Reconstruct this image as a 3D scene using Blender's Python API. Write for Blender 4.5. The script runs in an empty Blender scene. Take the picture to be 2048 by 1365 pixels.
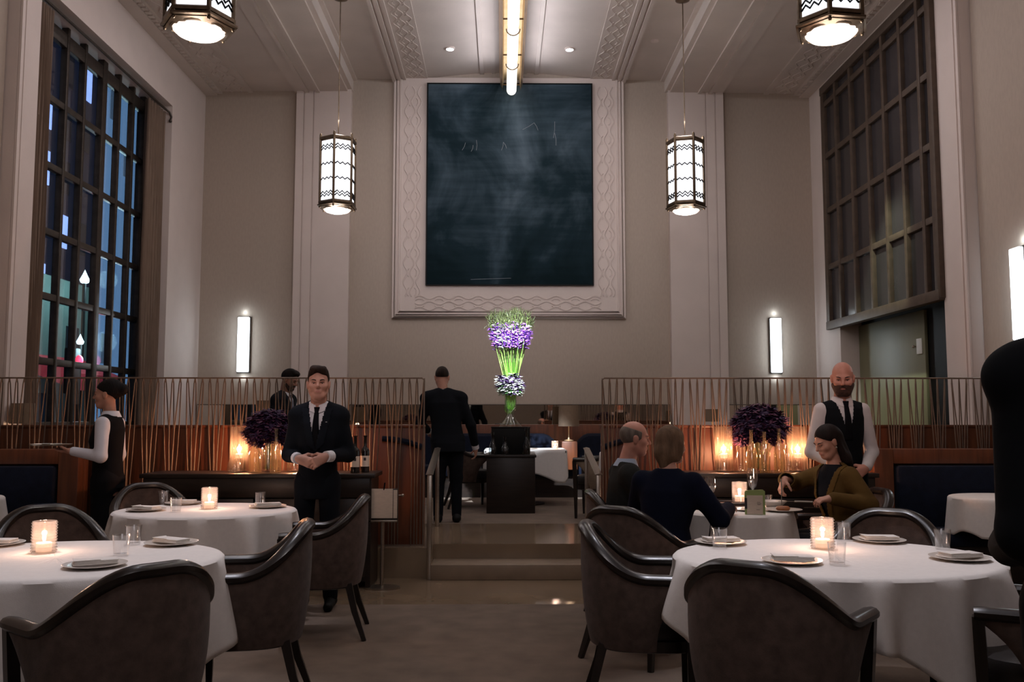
import bpy, bmesh, math, random
import numpy as np
from mathutils import Vector, Matrix, Euler
random.seed(7); rng = np.random.RandomState(7)
PI = math.pi
sc = bpy.context.scene
COL = sc.collection
UP = 0.26            # level of the raised back floor
CX = 0.10            # centre line of the hall
YB = 13.8            # back wall
ZC = 6.5

# ---------------------------------------------------------------- materials
def mat(name, col, rough=.6, metal=0., var=0., vscale=8., bump=0., bscale=60., emit=None, estr=0., stretch=None, spec=.5, sheen=0., coat=0.):
    m = bpy.data.materials.new(name); m.use_nodes = True
    nt = m.node_tree; N = nt.nodes; L = nt.links
    b = N['Principled BSDF']
    b.inputs['Base Color'].default_value = (*col, 1)
    b.inputs['Roughness'].default_value = rough
    b.inputs['Metallic'].default_value = metal
    b.inputs['Specular IOR Level'].default_value = spec
    if sheen: b.inputs['Sheen Weight'].default_value = sheen
    if coat: b.inputs['Coat Weight'].default_value = coat; b.inputs['Coat Roughness'].default_value = .15
    tc = N.new('ShaderNodeTexCoord'); mp = N.new('ShaderNodeMapping')
    L.new(tc.outputs['Object'], mp.inputs['Vector'])
    if stretch: mp.inputs['Scale'].default_value = stretch
    if var:
        n = N.new('ShaderNodeTexNoise'); n.inputs['Scale'].default_value = vscale; n.inputs['Detail'].default_value = 5
        L.new(mp.outputs['Vector'], n.inputs['Vector'])
        r = N.new('ShaderNodeValToRGB')
        r.color_ramp.elements[0].position = .3; r.color_ramp.elements[1].position = .7
        r.color_ramp.elements[0].color = (*[c*(1-var) for c in col], 1)
        r.color_ramp.elements[1].color = (*[min(1, c*(1+var)) for c in col], 1)
        L.new(n.outputs['Fac'], r.inputs['Fac']); L.new(r.outputs['Color'], b.inputs['Base Color'])
    if bump:
        n = N.new('ShaderNodeTexNoise'); n.inputs['Scale'].default_value = bscale; n.inputs['Detail'].default_value = 3
        L.new(mp.outputs['Vector'], n.inputs['Vector'])
        bp = N.new('ShaderNodeBump'); bp.inputs['Strength'].default_value = bump; bp.inputs['Distance'].default_value = .01
        L.new(n.outputs['Fac'], bp.inputs['Height']); L.new(bp.outputs['Normal'], b.inputs['Normal'])
    if emit:
        b.inputs['Emission Color'].default_value = (*emit, 1); b.inputs['Emission Strength'].default_value = estr
    return m

def glass(name, tint=(1,1,1), gloss=.95, rough=.06, haze=0., hcol=(1,1,1), ior=1.45, edge=.085):
    """thin clear glass: transparent body with a fresnel reflection, and optionally some translucent haze"""
    m = bpy.data.materials.new(name); m.use_nodes = True
    nt = m.node_tree; N = nt.nodes; L = nt.links; N.clear()
    out = N.new('ShaderNodeOutputMaterial'); tr = N.new('ShaderNodeBsdfTransparent'); tr.inputs[0].default_value = (*tint, 1)
    gl = N.new('ShaderNodeBsdfGlossy'); gl.inputs['Color'].default_value = (gloss, gloss, gloss, 1); gl.inputs['Roughness'].default_value = rough
    lw = N.new('ShaderNodeLayerWeight'); lw.inputs['Blend'].default_value = .5
    pw = N.new('ShaderNodeMath'); pw.operation = 'POWER'; pw.inputs[1].default_value = 3.; L.new(lw.outputs['Facing'], pw.inputs[0])
    fr = N.new('ShaderNodeMath'); fr.operation = 'MULTIPLY_ADD'; fr.inputs[1].default_value = .75; fr.inputs[2].default_value = edge if ior > 1.4 else .02; L.new(pw.outputs[0], fr.inputs[0])
    n = N.new('ShaderNodeTexNoise'); n.inputs['Scale'].default_value = 14
    bp = N.new('ShaderNodeBump'); bp.inputs['Strength'].default_value = .04; L.new(n.outputs['Fac'], bp.inputs['Height']); L.new(bp.outputs['Normal'], gl.inputs['Normal'])
    base = tr.outputs[0]
    if haze:
        df = N.new('ShaderNodeBsdfTranslucent'); df.inputs[0].default_value = (*hcol, 1)
        d2 = N.new('ShaderNodeBsdfDiffuse'); d2.inputs[0].default_value = (*hcol, 1)
        md = N.new('ShaderNodeMixShader'); md.inputs[0].default_value = .35; L.new(df.outputs[0], md.inputs[1]); L.new(d2.outputs[0], md.inputs[2])
        mh = N.new('ShaderNodeMixShader'); mh.inputs[0].default_value = haze
        L.new(tr.outputs[0], mh.inputs[1]); L.new(md.outputs[0], mh.inputs[2]); base = mh.outputs[0]
    mx = N.new('ShaderNodeMixShader'); L.new(fr.outputs[0], mx.inputs[0]); L.new(base, mx.inputs[1]); L.new(gl.outputs[0], mx.inputs[2])
    L.new(mx.outputs[0], out.inputs[0])
    return m

def emis(name, col, s, edge=None):
    m = mat(name, (.8,.8,.8), .5, emit=col, estr=s)
    nt = m.node_tree; b = nt.nodes['Principled BSDF']
    n = nt.nodes.new('ShaderNodeTexNoise'); n.inputs['Scale'].default_value = 3
    mr = nt.nodes.new('ShaderNodeMapRange'); mr.inputs['To Min'].default_value = s*.85; mr.inputs['To Max'].default_value = s*1.15
    nt.links.new(n.outputs['Fac'], mr.inputs['Value']); nt.links.new(mr.outputs['Result'], b.inputs['Emission Strength'])
    return m

def woodmat(name, dark, light, rough=.35, axis=2, scale=5., coat=.0):
    m = mat(name, light, rough, coat=coat)
    nt = m.node_tree; N = nt.nodes; L = nt.links; b = N['Principled BSDF']
    mp = [n for n in N if n.type == 'MAPPING'][0]
    s = [9., 9., 9.]; s[axis] = .7; mp.inputs['Scale'].default_value = s
    n = N.new('ShaderNodeTexNoise'); n.inputs['Scale'].default_value = scale; n.inputs['Detail'].default_value = 6; n.inputs['Distortion'].default_value = .6
    L.new(mp.outputs[0], n.inputs['Vector'])
    r = N.new('ShaderNodeValToRGB'); r.color_ramp.elements[0].color = (*dark, 1); r.color_ramp.elements[1].color = (*light, 1)
    r.color_ramp.elements[0].position = .32; r.color_ramp.elements[1].position = .68
    L.new(n.outputs['Fac'], r.inputs['Fac']); L.new(r.outputs['Color'], b.inputs['Base Color'])
    return m

M = {}
M['wall'] = mat('wall_fabric', (.44,.365,.30), .9, var=.04, vscale=40, bump=.1, bscale=260, stretch=(1,1,.35))
M['plaster'] = mat('pale_plaster', (.66,.565,.515), .75, var=.03, vscale=3, bump=.08, bscale=40)
M['plaster_d'] = mat('groove_plaster', (.42,.37,.33), .8, var=.03, bump=.08)
M['ceil'] = mat('ceiling_plaster', (.60,.52,.465), .8, var=.05, vscale=2.2, bump=.1, bscale=30)
M['bronze'] = mat('dark_bronze', (.065,.052,.042), .42, .6, var=.2, vscale=12, bump=.05)
M['bronze_l'] = mat('lantern_bronze', (.16,.115,.075), .38, .85, var=.25, vscale=20, bump=.05)
M['screenm'] = mat('screen_metal', (.20,.15,.115), .5, .6, var=.2, vscale=9)
M['steel'] = mat('brushed_steel', (.42,.37,.31), .3, .95, var=.12, vscale=30, stretch=(1,1,8))
M['brass'] = mat('pale_brass', (.62,.46,.27), .38, .8, var=.12, vscale=8)
M['panelw'] = woodmat('cherry_panel', (.085,.024,.008), (.165,.048,.015), .42, 2, 2.2)
M['darkw'] = woodmat('espresso_wood', (.008,.005,.004), (.022,.013,.009), .38, 0, 4.)
M['chairw'] = woodmat('chair_rail_wood', (.006,.004,.003), (.014,.009,.007), .3, 2, 5., coat=.12)
M['mohair'] = mat('mohair', (.088,.061,.050), .9, var=.25, vscale=22, bump=.12, bscale=180, sheen=.12, spec=.15)
M['leather'] = mat('dark_leather', (.015,.012,.011), .42, var=.2, vscale=14, bump=.1, bscale=90)
M['navy'] = mat('navy_upholstery', (.006,.009,.022), .8, var=.2, vscale=14, bump=.1, bscale=120, sheen=.05, spec=.15)
M['taupe'] = mat('taupe_upholstery', (.26,.20,.145), .85, var=.15, vscale=20, bump=.1, bscale=150)
M['linen'] = mat('white_linen', (.74,.70,.67), .85, var=.03, vscale=40, bump=.12, bscale=300)
M['napkin'] = mat('napkin_linen', (.72,.68,.64), .9, var=.04, vscale=60, bump=.15, bscale=300)
M['china'] = mat('cream_china', (.62,.56,.50), .25, var=.03, vscale=20)
M['glass'] = glass('clear_glass', edge=.11)
M['glass_win'] = glass('window_glass', (.82,.9,.95), .8, .01)
M['glass_green'] = glass('vase_glass', (.93,.98,.9), .9, .03, haze=.012, hcol=(.8,.9,.75))
M['glass_amber'] = glass('bottle_glass', (.90,.86,.72), .95, .05, edge=.15, haze=.07, hcol=(1,.80,.52))
M['glass_warm'] = glass('hurricane_glass', (.97,.95,.92), .95, .05, edge=.12, haze=.025, hcol=(1,.85,.65))
M['glass_dark'] = glass('carafe_glass', (.55,.6,.62), .9, .03)
M['ribbed'] = glass('ribbed_votive_glass', (1,.95,.9), .9, .08, haze=.05, hcol=(1,.92,.88))
M['fwater'] = glass('flower_water', (.80,.95,.50), .9, .02, haze=.10, hcol=(.62,.92,.25), ior=1.33)
M['water'] = glass('water', (.93,.93,.86), .9, .0, ior=1.33)
M['wax'] = mat('candle_wax', (.85,.7,.6), .5, emit=(1,.6,.36), estr=.8, var=.03)
def flame_mat():
    m = bpy.data.materials.new('flame'); m.use_nodes = True; nt = m.node_tree; N = nt.nodes; L = nt.links; N.clear()
    o = N.new('ShaderNodeOutputMaterial'); e = N.new('ShaderNodeEmission'); t = N.new('ShaderNodeBsdfTransparent'); a = N.new('ShaderNodeAddShader')
    n = N.new('ShaderNodeTexNoise'); r = N.new('ShaderNodeValToRGB'); r.color_ramp.elements[0].color = (1,.55,.28,1); r.color_ramp.elements[1].color = (1,.75,.5,1)
    L.new(n.outputs['Fac'], r.inputs[0]); L.new(r.outputs[0], e.inputs[0]); e.inputs[1].default_value = 16
    L.new(e.outputs[0], a.inputs[0]); L.new(t.outputs[0], a.inputs[1]); L.new(a.outputs[0], o.inputs[0]); return m
M['flame'] = flame_mat()
M['lglass'] = emis('lantern_glass', (1,.96,.90), 1.3)
M['lbowl'] = emis('lantern_bowl', (1,.80,.58), 1.35)
M['tube'] = emis('tube_light', (1,.90,.70), 2.4)
M['sconce'] = emis('sconce_glass', (.96,1,.96), 2.2)
M['dl'] = emis('downlight_glass', (1,.97,.92), 14)
M['shadef'] = mat('lampshade_fabric', (.10,.068,.045), .9, var=.1, vscale=30, bump=.1, bscale=200, emit=(1,.55,.28), estr=.02)
M['mirror'] = mat('mirror_glass', (.62,.58,.52), .02, 1., var=.04, vscale=3)
M['black'] = mat('black_lacquer', (.004,.004,.004), .55, var=.2, spec=.2)
M['doorm'] = mat('green_grey_door', (.18,.17,.095), .45, var=.1, vscale=2, stretch=(1,1,.2))
M['plate_m'] = mat('switch_plate', (.7,.68,.62), .4, var=.04)
M['curtain'] = mat('brown_curtain', (.17,.115,.08), .9, var=.15, vscale=10, bump=.1, stretch=(6,6,.4))
M['carpet'] = mat('carpet', (.18,.135,.102), .95, var=.16, vscale=5, bump=.35, bscale=260)
M['stone'] = mat('polished_stone', (.24,.175,.115), .12, var=.14, vscale=2.4, bump=.015, bscale=8)
M['stone_m'] = mat('honed_stone', (.25,.185,.13), .45, var=.14, vscale=6, bump=.04)
M['paper'] = mat('menu_paper', (.62,.52,.42), .7, var=.06, vscale=25, stretch=(1,1,4))
M['green'] = mat('green_card', (.28,.36,.12), .7, var=.06)
M['label'] = mat('bottle_label', (.68,.60,.5), .7, var=.05)
M['ink'] = mat('ink', (.03,.025,.03), .7, var=.1)
M['winegl'] = mat('dark_wine_bottle', (.01,.008,.006), .08, var=.1)
M['stem'] = mat('flower_stem', (.26,.44,.075), .5, var=.25, vscale=14)
M['stem_d'] = mat('dark_stem', (.10,.13,.03), .6, var=.2)
M['leaf'] = mat('leaf', (.09,.30,.05), .5, var=.3, vscale=14)
M['bud'] = mat('olive_bud', (.055,.065,.016), .6, var=.3, vscale=30)
M['purple'] = mat('purple_petal', (.34,.11,.66), .6, var=.35, vscale=18)
M['white_f'] = mat('white_petal', (.8,.85,.75), .6, var=.08)
M['violet_d'] = mat('dark_violet_petal', (.035,.012,.06), .6, var=.4, vscale=20)
M['plum'] = mat('plum_petal', (.12,.035,.085), .6, var=.5, vscale=25)
M['bread'] = mat('browned_bread', (.30,.10,.03), .5, var=.3, vscale=20, bump=.1)

# ---------------------------------------------------------------- tagging
def tag(o, label=None, cat=None, group=None, kind=None):
    if label: o['label'] = label
    if cat: o['category'] = cat
    if group: o['group'] = group
    if kind: o['kind'] = kind
    return o
def root(name, label, cat, loc=(0,0,0), rz=0, group=None):
    o = bpy.data.objects.new(name, None); COL.objects.link(o); o.empty_display_size = .1
    o.location = loc; o.rotation_euler = (0,0,rz)
    return tag(o, label, cat, group)
def kids(o): return [c for c in bpy.data.objects if c.parent == o]
def copy_tree(o, parent=None, loc=None, rz=None, label=None):
    c = o.copy(); COL.objects.link(c); c.parent = parent
    if loc is not None: c.location = loc
    if rz is not None: c.rotation_euler = (0,0,rz)
    if label: c['label'] = label
    for ch in kids(o): copy_tree(ch, c)
    return c

# ---------------------------------------------------------------- mesh builder
class MB:
    def __init__(s): s.v = []; s.f = []; s.mi = []; s.cur = 0
    def add(s, vs, fs):
        n = len(s.v); s.v.extend([tuple(map(float, v)) for v in vs]); s.f.extend([tuple(i+n for i in f) for f in fs]); s.mi.extend([s.cur]*len(fs)); return s
    def box(s, x0,x1,y0,y1,z0,z1, b=0.):
        """box, with chamfered edges when b>0"""
        if b <= 0:
            vs = [(x,y,z) for x in (x0,x1) for y in (y0,y1) for z in (z0,z1)]
            return s.add(vs, [(0,1,3,2),(4,6,7,5),(0,4,5,1),(2,3,7,6),(0,2,6,4),(1,5,7,3)])
        bm = bmesh.new(); bmesh.ops.create_cube(bm, size=1)
        for v in bm.verts: v.co = Vector(((x0+x1)/2+v.co.x*(x1-x0), (y0+y1)/2+v.co.y*(y1-y0), (z0+z1)/2+v.co.z*(z1-z0)))
        bmesh.ops.bevel(bm, geom=bm.edges[:], offset=b, segments=2, affect='EDGES', profile=.5)
        bm.verts.index_update(); vs = [v.co[:] for v in bm.verts]; fs = [[v.index for v in f.verts] for f in bm.faces]; bm.free()
        return s.add(vs, fs)
    def tube(s, pts, r, n=8, cap=True, sx=1., sy=1., closed=False, up=None):
        """sweep of an ellipse along pts; r number or list"""
        P = [Vector(p) for p in pts]; m = len(P); vs = []; fs = []
        u = None
        for i in range(m):
            if closed: t = P[(i+1) % m]-P[i-1]
            else: t = P[min(i+1,m-1)]-P[max(i-1,0)]
            t = t.normalized() if t.length > 1e-9 else Vector((0,0,1))
            if up is not None: u = (Vector(up)-t*t.dot(Vector(up))).normalized()
            elif u is None:
                a = Vector((0,0,1)) if abs(t.z) < .9 else Vector((1,0,0)); u = (a-t*a.dot(t)).normalized()
            else:
                u = u-t*u.dot(t); u = u.normalized() if u.length > 1e-6 else Vector((1,0,0))
            w = t.cross(u); rr = r[i] if isinstance(r,(list,tuple)) else r
            for k in range(n):
                a = 2*PI*k/n; vs.append(P[i]+u*(math.cos(a)*rr*sx)+w*(math.sin(a)*rr*sy))
        rings = m if closed else m-1
        for i in range(rings):
            for k in range(n):
                a = i*n+k; b = i*n+(k+1) % n; c = ((i+1) % m)*n+(k+1) % n; d = ((i+1) % m)*n+k
                fs.append((a,b,c,d))
        if cap and not closed: fs.append(tuple(reversed(range(n)))); fs.append(tuple((m-1)*n+k for k in range(n)))
        return s.add(vs, fs)
    def lathe(s, prof, n=24, c=(0,0,0), a0=0., sx=1., sy=1.):
        vs = []; fs = []; m = len(prof)
        for (r,z) in prof:
            for k in range(n):
                a = a0+2*PI*k/n; vs.append((c[0]+r*math.cos(a)*sx, c[1]+r*math.sin(a)*sy, c[2]+z))
        for i in range(m-1):
            for k in range(n): fs.append((i*n+k, i*n+(k+1) % n, (i+1)*n+(k+1) % n, (i+1)*n+k))
        if prof[0][0] > 1e-6: fs.append(tuple(reversed(range(n))))
        if prof[-1][0] > 1e-6: fs.append(tuple((m-1)*n+k for k in range(n)))
        return s.add(vs, fs)
    def ball(s, c, r, n=10, m=7, rx=1, ry=1, rz=1):
        return s.lathe([(max(1e-7, r*math.sin(PI*i/m)), -r*rz*math.cos(PI*i/m)) for i in range(m+1)], n, c, sx=rx, sy=ry)
    def prism(s, poly, a, b, axis='y'):
        """extrude 2-D polygon (p,q) along an axis from a to b"""
        mk = {'y': lambda p,q,t: (p,t,q), 'x': lambda p,q,t: (t,p,q), 'z': lambda p,q,t: (p,q,t)}[axis]
        n = len(poly); vs = [mk(p,q,a) for p,q in poly]+[mk(p,q,b) for p,q in poly]
        fs = [(i,(i+1) % n,n+(i+1) % n,n+i) for i in range(n)]+[tuple(reversed(range(n))), tuple(range(n,2*n))]
        return s.add(vs, fs)
    def grid(s, rows, closed_u=False):
        m = len(rows); n = len(rows[0]); vs = [p for r in rows for p in r]; fs = []
        for i in range(m-1):
            for k in range(n if closed_u else n-1):
                fs.append((i*n+k, i*n+(k+1) % n, (i+1)*n+(k+1) % n, (i+1)*n+k))
        return s.add(vs, fs)
    def build(s, name, m, parent=None, smooth=True, fix=True):
        me = bpy.data.meshes.new(name); me.from_pydata(s.v, [], s.f); 
        for mm in (m if isinstance(m,(list,tuple)) else [m]): me.materials.append(mm)
        me.polygons.foreach_set('material_index', s.mi)
        if fix:
            bm = bmesh.new(); bm.from_mesh(me); bmesh.ops.recalc_face_normals(bm, faces=bm.faces); bm.to_mesh(me); bm.free()
        if smooth:
            me.polygons.foreach_set('use_smooth', [True]*len(me.polygons))
            me.set_sharp_from_angle(angle=math.radians(38))
        me.update()
        o = bpy.data.objects.new(name, me); COL.objects.link(o); o.parent = parent
        return o
def st(o): o['kind'] = 'structure'; return o
def boxo(name, m, dims, parent=None, b=.004): return MB().box(*dims, b=b).build(name, m, parent)

def light(kind, loc, energy, col=(1,1,1), size=.05, rot=None, parent=None, target=None, spot=None, blend=.5, name='lamp', sy=None):
    l = bpy.data.lights.new(name, kind); l.energy = energy; l.color = col
    if kind == 'AREA':
        l.size = size
        if sy: l.shape = 'RECTANGLE'; l.size_y = sy
    else: l.shadow_soft_size = size
    if kind == 'SPOT': l.spot_size = math.radians(spot); l.spot_blend = blend
    o = bpy.data.objects.new(name, l); COL.objects.link(o); o.location = loc; o.parent = parent
    if target is not None: o.rotation_euler = (Vector(target)-Vector(loc)).to_track_quat('-Z','Y').to_euler()
    elif rot is not None: o.rotation_euler = rot
    return o
# ================================================================ THE HALL
XL, XR = -4.66, 4.84
st(MB().box(-7,7,-5,6.9,-.1,0).build('floor', M['carpet'], smooth=False))
st(MB().box(-7,7,6.9,8.02,-.1,0).build('floor_stone', M['stone'], smooth=False))
m_ = MB()
m_.box(-4.95,-.62,8.0,9.8,0,UP); m_.box(.82,5.2,8.0,9.8,0,UP); m_.box(-.62,.82,8.25,9.8,0,UP)
st(m_.build('floor_upper', M['stone'], smooth=False))
st(MB().box(-4.95,5.2,9.8,13.9,0,UP).build('floor_upper_carpet', M['carpet'], smooth=False))
st(MB().box(-.62,.82,7.9,8.25,0,.13,b=.006).build('floor_step', M['stone_m']))
# back wall, front wall behind the camera
st(MB().box(-5.2,5.4,YB,YB+.15,0,7.2).build('wall_back', M['wall'], smooth=False))
st(MB().box(-6,6,-5.15,-5,0,7.2).build('wall_front', M['wall'], smooth=False))
# side walls, with the deep window openings
w = MB()
w.box(-5.1,XL,12.43,YB,0,7.2); w.box(-5.1,XL,8.45,8.83,0,7.2); w.box(-5.1,XL,8.83,12.43,5.78,7.2); w.box(-5.1,XL,8.83,12.43,0,.95)
w.box(-5.1,-4.80,-5,8.45,0,7.2)
st(w.build('wall_left', M['plaster'], smooth=False))
st(MB().box(-4.80,-4.78,-5,8.44,0,7.0).build('wall_left_fabric', M['wall'], smooth=False))
w = MB()
w.box(XR,5.3,12.79,YB,0,7.2); w.box(XR,5.3,9.2,9.735,0,7.2); w.box(XR,5.3,9.735,12.79,6.25,7.2); w.box(5.16,5.3,9.735,12.79,0,6.25)
w.box(4.99,5.3,-5,9.2,0,7.2)
st(w.build('wall_right', M['plaster'], smooth=False))
st(MB().box(4.965,4.99,-5,9.19,0,7.0).build('wall_right_fabric', M['wall'], smooth=False))
# vertical reeds on the near piers
w = MB(); w.box(XL-.002,XL+.022,8.45,8.50,0,6.5); w.box(XL-.002,XL+.015,8.53,8.56,0,6.5); st(w.build('trim_1', M['plaster'], smooth=False))
w = MB(); w.box(XR-.022,XR+.002,9.2,9.25,0,6.5); w.box(XR-.015,XR+.002,9.29,9.33,0,6.5); st(w.build('trim_2', M['plaster'], smooth=False))
# ceiling: one profile swept along the hall
half = [(0,6.82),(.22,6.82),(.22,6.80),(.27,6.80),(.27,6.82),(.40,6.82),(.40,6.79),(.46,6.79),(.46,6.81),(.50,6.81),(1.28,6.73),(1.28,6.71),(1.62,6.71),(1.62,6.68),(1.66,6.68),(1.66,6.70),(1.70,6.70),(1.70,6.665),(1.745,6.665),(1.745,6.69),(1.78,6.69),(1.78,6.65),(1.83,6.65),(1.83,6.71),(2.39,6.71),(2.39,6.68),(2.45,6.68),
 (2.45,6.50),(2.52,6.50),(2.52,6.47),(2.95,6.47),(2.95,6.44),(3.0,6.44),(3.0,6.47),(3.12,6.47),(3.12,6.44),(3.17,6.44),(3.17,6.47),(3.36,6.47),(3.36,6.51),(4.02,6.51),(4.02,6.48),(4.10,6.48),(4.10,6.50),(4.50,6.50),(4.50,6.46),(4.58,6.46),(4.58,6.43),(5.3,6.43)]
prof = [(CX-x, z) for x, z in reversed(half)]+[(CX+x, z) for x, z in half[1:]]
poly = [(CX-5.3,7.3)]+prof+[(CX+5.3,7.3)]
m_ = MB(); n = len(prof)
m_.add([(x,-5,z) for x,z in prof]+[(x,YB,z) for x,z in prof], [(i,i+1,n+i+1,n+i) for i in range(n-1)])
st(m_.build('ceiling', M['ceil'], smooth=False, fix=False))
st(MB().box(-6,6,-5,YB+.1,7.2,7.3).build('ceiling_slab', M['ceil'], smooth=False))
# relief bands on the ceiling (wavy vine between beads)
def vine(m, fn, L0, L1, wdt, period, r=.012, rows=(-.33,.0,.33), amp=.10, step=.035):
    N_ = int((L1-L0)/step)
    for q, ro in enumerate(rows):
        m.tube([fn(L0+i*step, (ro+amp*math.sin(2*PI*(i*step)/period+(PI if q % 2 else 0)))*wdt) for i in range(N_+1)], r, 5)
    k = 0; t = L0+period/4
    while t < L1:
        for s_ in (-1,1):
            m.tube([fn(t-period*.22, s_*wdt*.16), fn(t-period*.1, s_*wdt*.25), fn(t+period*.1, s_*wdt*.25), fn(t+period*.22, s_*wdt*.16)], r*.9, 5)
        t += period; k += 1
m_ = MB()
for s_ in (-1,1):
    vine(m_, lambda t,u,s_=s_: (CX+s_*(1.45+u), t, 6.711), 4.5, 13.75, .30, .30, .008)
st(m_.build('trim_3', M['ceil']))
m_ = MB()
for s_ in (-1,1):
    vine(m_, lambda t,u,s_=s_: (CX+s_*(4.28+u), t, 6.498), 5.5, 13.75, .34, .34, .011)
    for t in np.arange(5.5,13.7,.11): m_.box(CX+s_*4.54-.03, CX+s_*4.54+.03, t, t+.07, 6.44, 6.465)
st(m_.build('trim_4', M['ceil']))
# pilasters on the back wall
for i, (x0,x1,g) in enumerate(((-3.21,-2.36,(-3.10,-2.95)), (2.585,3.45,(3.16,3.31)))):
    p = MB(); xs = sorted([x0,x1]+[g[0],g[0]+.018,g[1],g[1]+.018])
    for a in range(0,len(xs)-1,2): p.box(xs[a],xs[a+1],13.68,YB,UP,6.6)
    p.box(x0+.004,x1-.004,13.70,YB-.002,UP+.002,6.598)
    st(p.build('trim_%d' % (5+i), M['plaster'], smooth=False))
# moulded plaster surround of the painting
p = MB(); XA, XB_, ZB = -1.71, 1.905, 2.90
p.box(XA+.05,XB_-.05,13.755,YB,ZB+.05,6.72)
for d_, r_ in ((.0,.022),(.05,.018),(.095,.022)):
    p.tube([(XA+d_+.02,13.755,6.75),(XA+d_+.02,13.755,ZB+d_+.02),(XB_-d_-.02,13.755,ZB+d_+.02),(XB_-d_-.02,13.755,6.75)], r_, 6)
vine(p, lambda t,u: (-1.40+u,13.752,t), 3.25, 6.6, .30, .30, .012)
vine(p, lambda t,u: (1.61+u,13.752,t), 3.25, 6.6, .30, .30, .012)
vine(p, lambda t,u: (t,13.752,3.15+u), -1.35, 1.55, .26, .30, .012)
st(p.build('trim_7', M['plaster']))
# mirror band along the back wall, seen over the banquettes
for i, (x0,x1) in enumerate(((-4.64,-3.23),(-2.34,2.56),(3.47,4.82))):
    o = root('wall_mirror', ['band of mirror on the back wall behind the lamp, by the tall window','long band of mirror on the back wall below the painting','band of mirror on the back wall behind the bald waiter'][i], 'mirror', ((x0+x1)/2, YB, 1.2), 0, 'mirror bands on the back wall')
    h = (x1-x0)/2
    boxo('mirror_pane', M['mirror'], (-h,h,-.03,-.004,.0,.385), o, 0)
    MB().box(-h,h,-.036,-.003,.385,.395).box(-h,h,-.036,-.003,-.012,0).build('mirror_frame', M['bronze'], o)
# painting
pm = mat('dark_canvas', (.02,.03,.04), .85, spec=.08)
nt = pm.node_tree; N = nt.nodes; L = nt.links; b = N['Principled BSDF']; mp = [q for q in N if q.type == 'MAPPING'][0]
mp.inputs['Scale'].default_value = (1.0,1,.8)
n1 = N.new('ShaderNodeTexNoise'); n1.inputs['Scale'].default_value = .95; n1.inputs['Detail'].default_value = 7; n1.inputs['Roughness'].default_value = .55; n1.inputs['Distortion'].default_value = .7
L.new(mp.outputs[0], n1.inputs['Vector'])
mp2 = N.new('ShaderNodeMapping'); mp2.inputs['Scale'].default_value = (.5,1,5); tc2 = [q for q in N if q.type == 'TEX_COORD'][0]; L.new(tc2.outputs['Object'], mp2.inputs['Vector'])
n2 = N.new('ShaderNodeTexNoise'); n2.inputs['Scale'].default_value = 2.2; n2.inputs['Detail'].default_value = 4; L.new(mp2.outputs[0], n2.inputs['Vector'])
gr = N.new('ShaderNodeTexGradient'); gr.gradient_type = 'QUADRATIC_SPHERE'; mp3 = N.new('ShaderNodeMapping'); mp3.inputs['Location'].default_value = (-.16,0,-.18); mp3.inputs['Scale'].default_value = (.72,.2,.55); L.new(tc2.outputs['Object'], mp3.inputs['Vector']); L.new(mp3.outputs[0], gr.inputs['Vector'])
ma = N.new('ShaderNodeMath'); ma.operation = 'MULTIPLY_ADD'; L.new(n2.outputs['Fac'], ma.inputs[0]); ma.inputs[1].default_value = .20; L.new(n1.outputs['Fac'], ma.inputs[2])
mb_ = N.new('ShaderNodeMath'); mb_.operation = 'MULTIPLY_ADD'; L.new(gr.outputs['Fac'], mb_.inputs[0]); mb_.inputs[1].default_value = .20; L.new(ma.outputs[0], mb_.inputs[2])
cr = N.new('ShaderNodeValToRGB'); e = cr.color_ramp.elements
e[0].position = .42; e[0].color = (.007,.016,.020,1); e[1].position = .95; e[1].color = (.14,.19,.235,1)
q = e.new(.58); q.color = (.014,.028,.037,1); q = e.new(.72); q.color = (.045,.070,.090,1)
sx_ = N.new('ShaderNodeSeparateXYZ'); L.new(tc2.outputs['Object'], sx_.inputs[0])
mz = N.new('ShaderNodeMath'); mz.operation = 'MULTIPLY_ADD'; L.new(sx_.outputs['Z'], mz.inputs[0]); mz.inputs[1].default_value = .075; L.new(mb_.outputs[0], mz.inputs[2])
L.new(mz.outputs[0], cr.inputs['Fac']); L.new(cr.outputs[0], b.inputs['Base Color'])
pt = root('painting', 'large dark blue-grey abstract painting hanging on the back wall', 'painting', (.11,13.752,5.02))
boxo('canvas', pm, (-1.275,1.275,-.05,0,-1.585,1.58), pt, .006)
f = MB(); f.box(-1.295,-1.277,-.055,0,-1.6,1.597); f.box(1.277,1.295,-.055,0,-1.6,1.597); f.box(-1.277,1.277,-.055,0,-1.6,-1.587); f.box(-1.277,1.277,-.055,0,1.582,1.597)
f.build('frame', M['black'], pt, smooth=False)
s_ = MB()   # pale scratches on the canvas
for x,z,dx,dz in ((-.74,.52,.05,.12),(-.60,.50,.03,.1),(-.52,.52,.0,.16),(-.13,.52,.03,.13),(-.10,.65,.05,-.1),(.68,.72,.02,.26),(.72,.6,-.02,.2),(-.6,-1.51,.62,.02),(.2,.85,.18,.11),(.38,.96,.06,-.12)):
    s_.tube([(x,-.051,z),(x+dx/2+.01,-.0515,z+dz/2),(x+dx,-.051,z+dz)], .003, 4)
s_.build('scratch_marks', mat('scratch_paint', (.28,.31,.34), .7, var=.1), pt)

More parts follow.
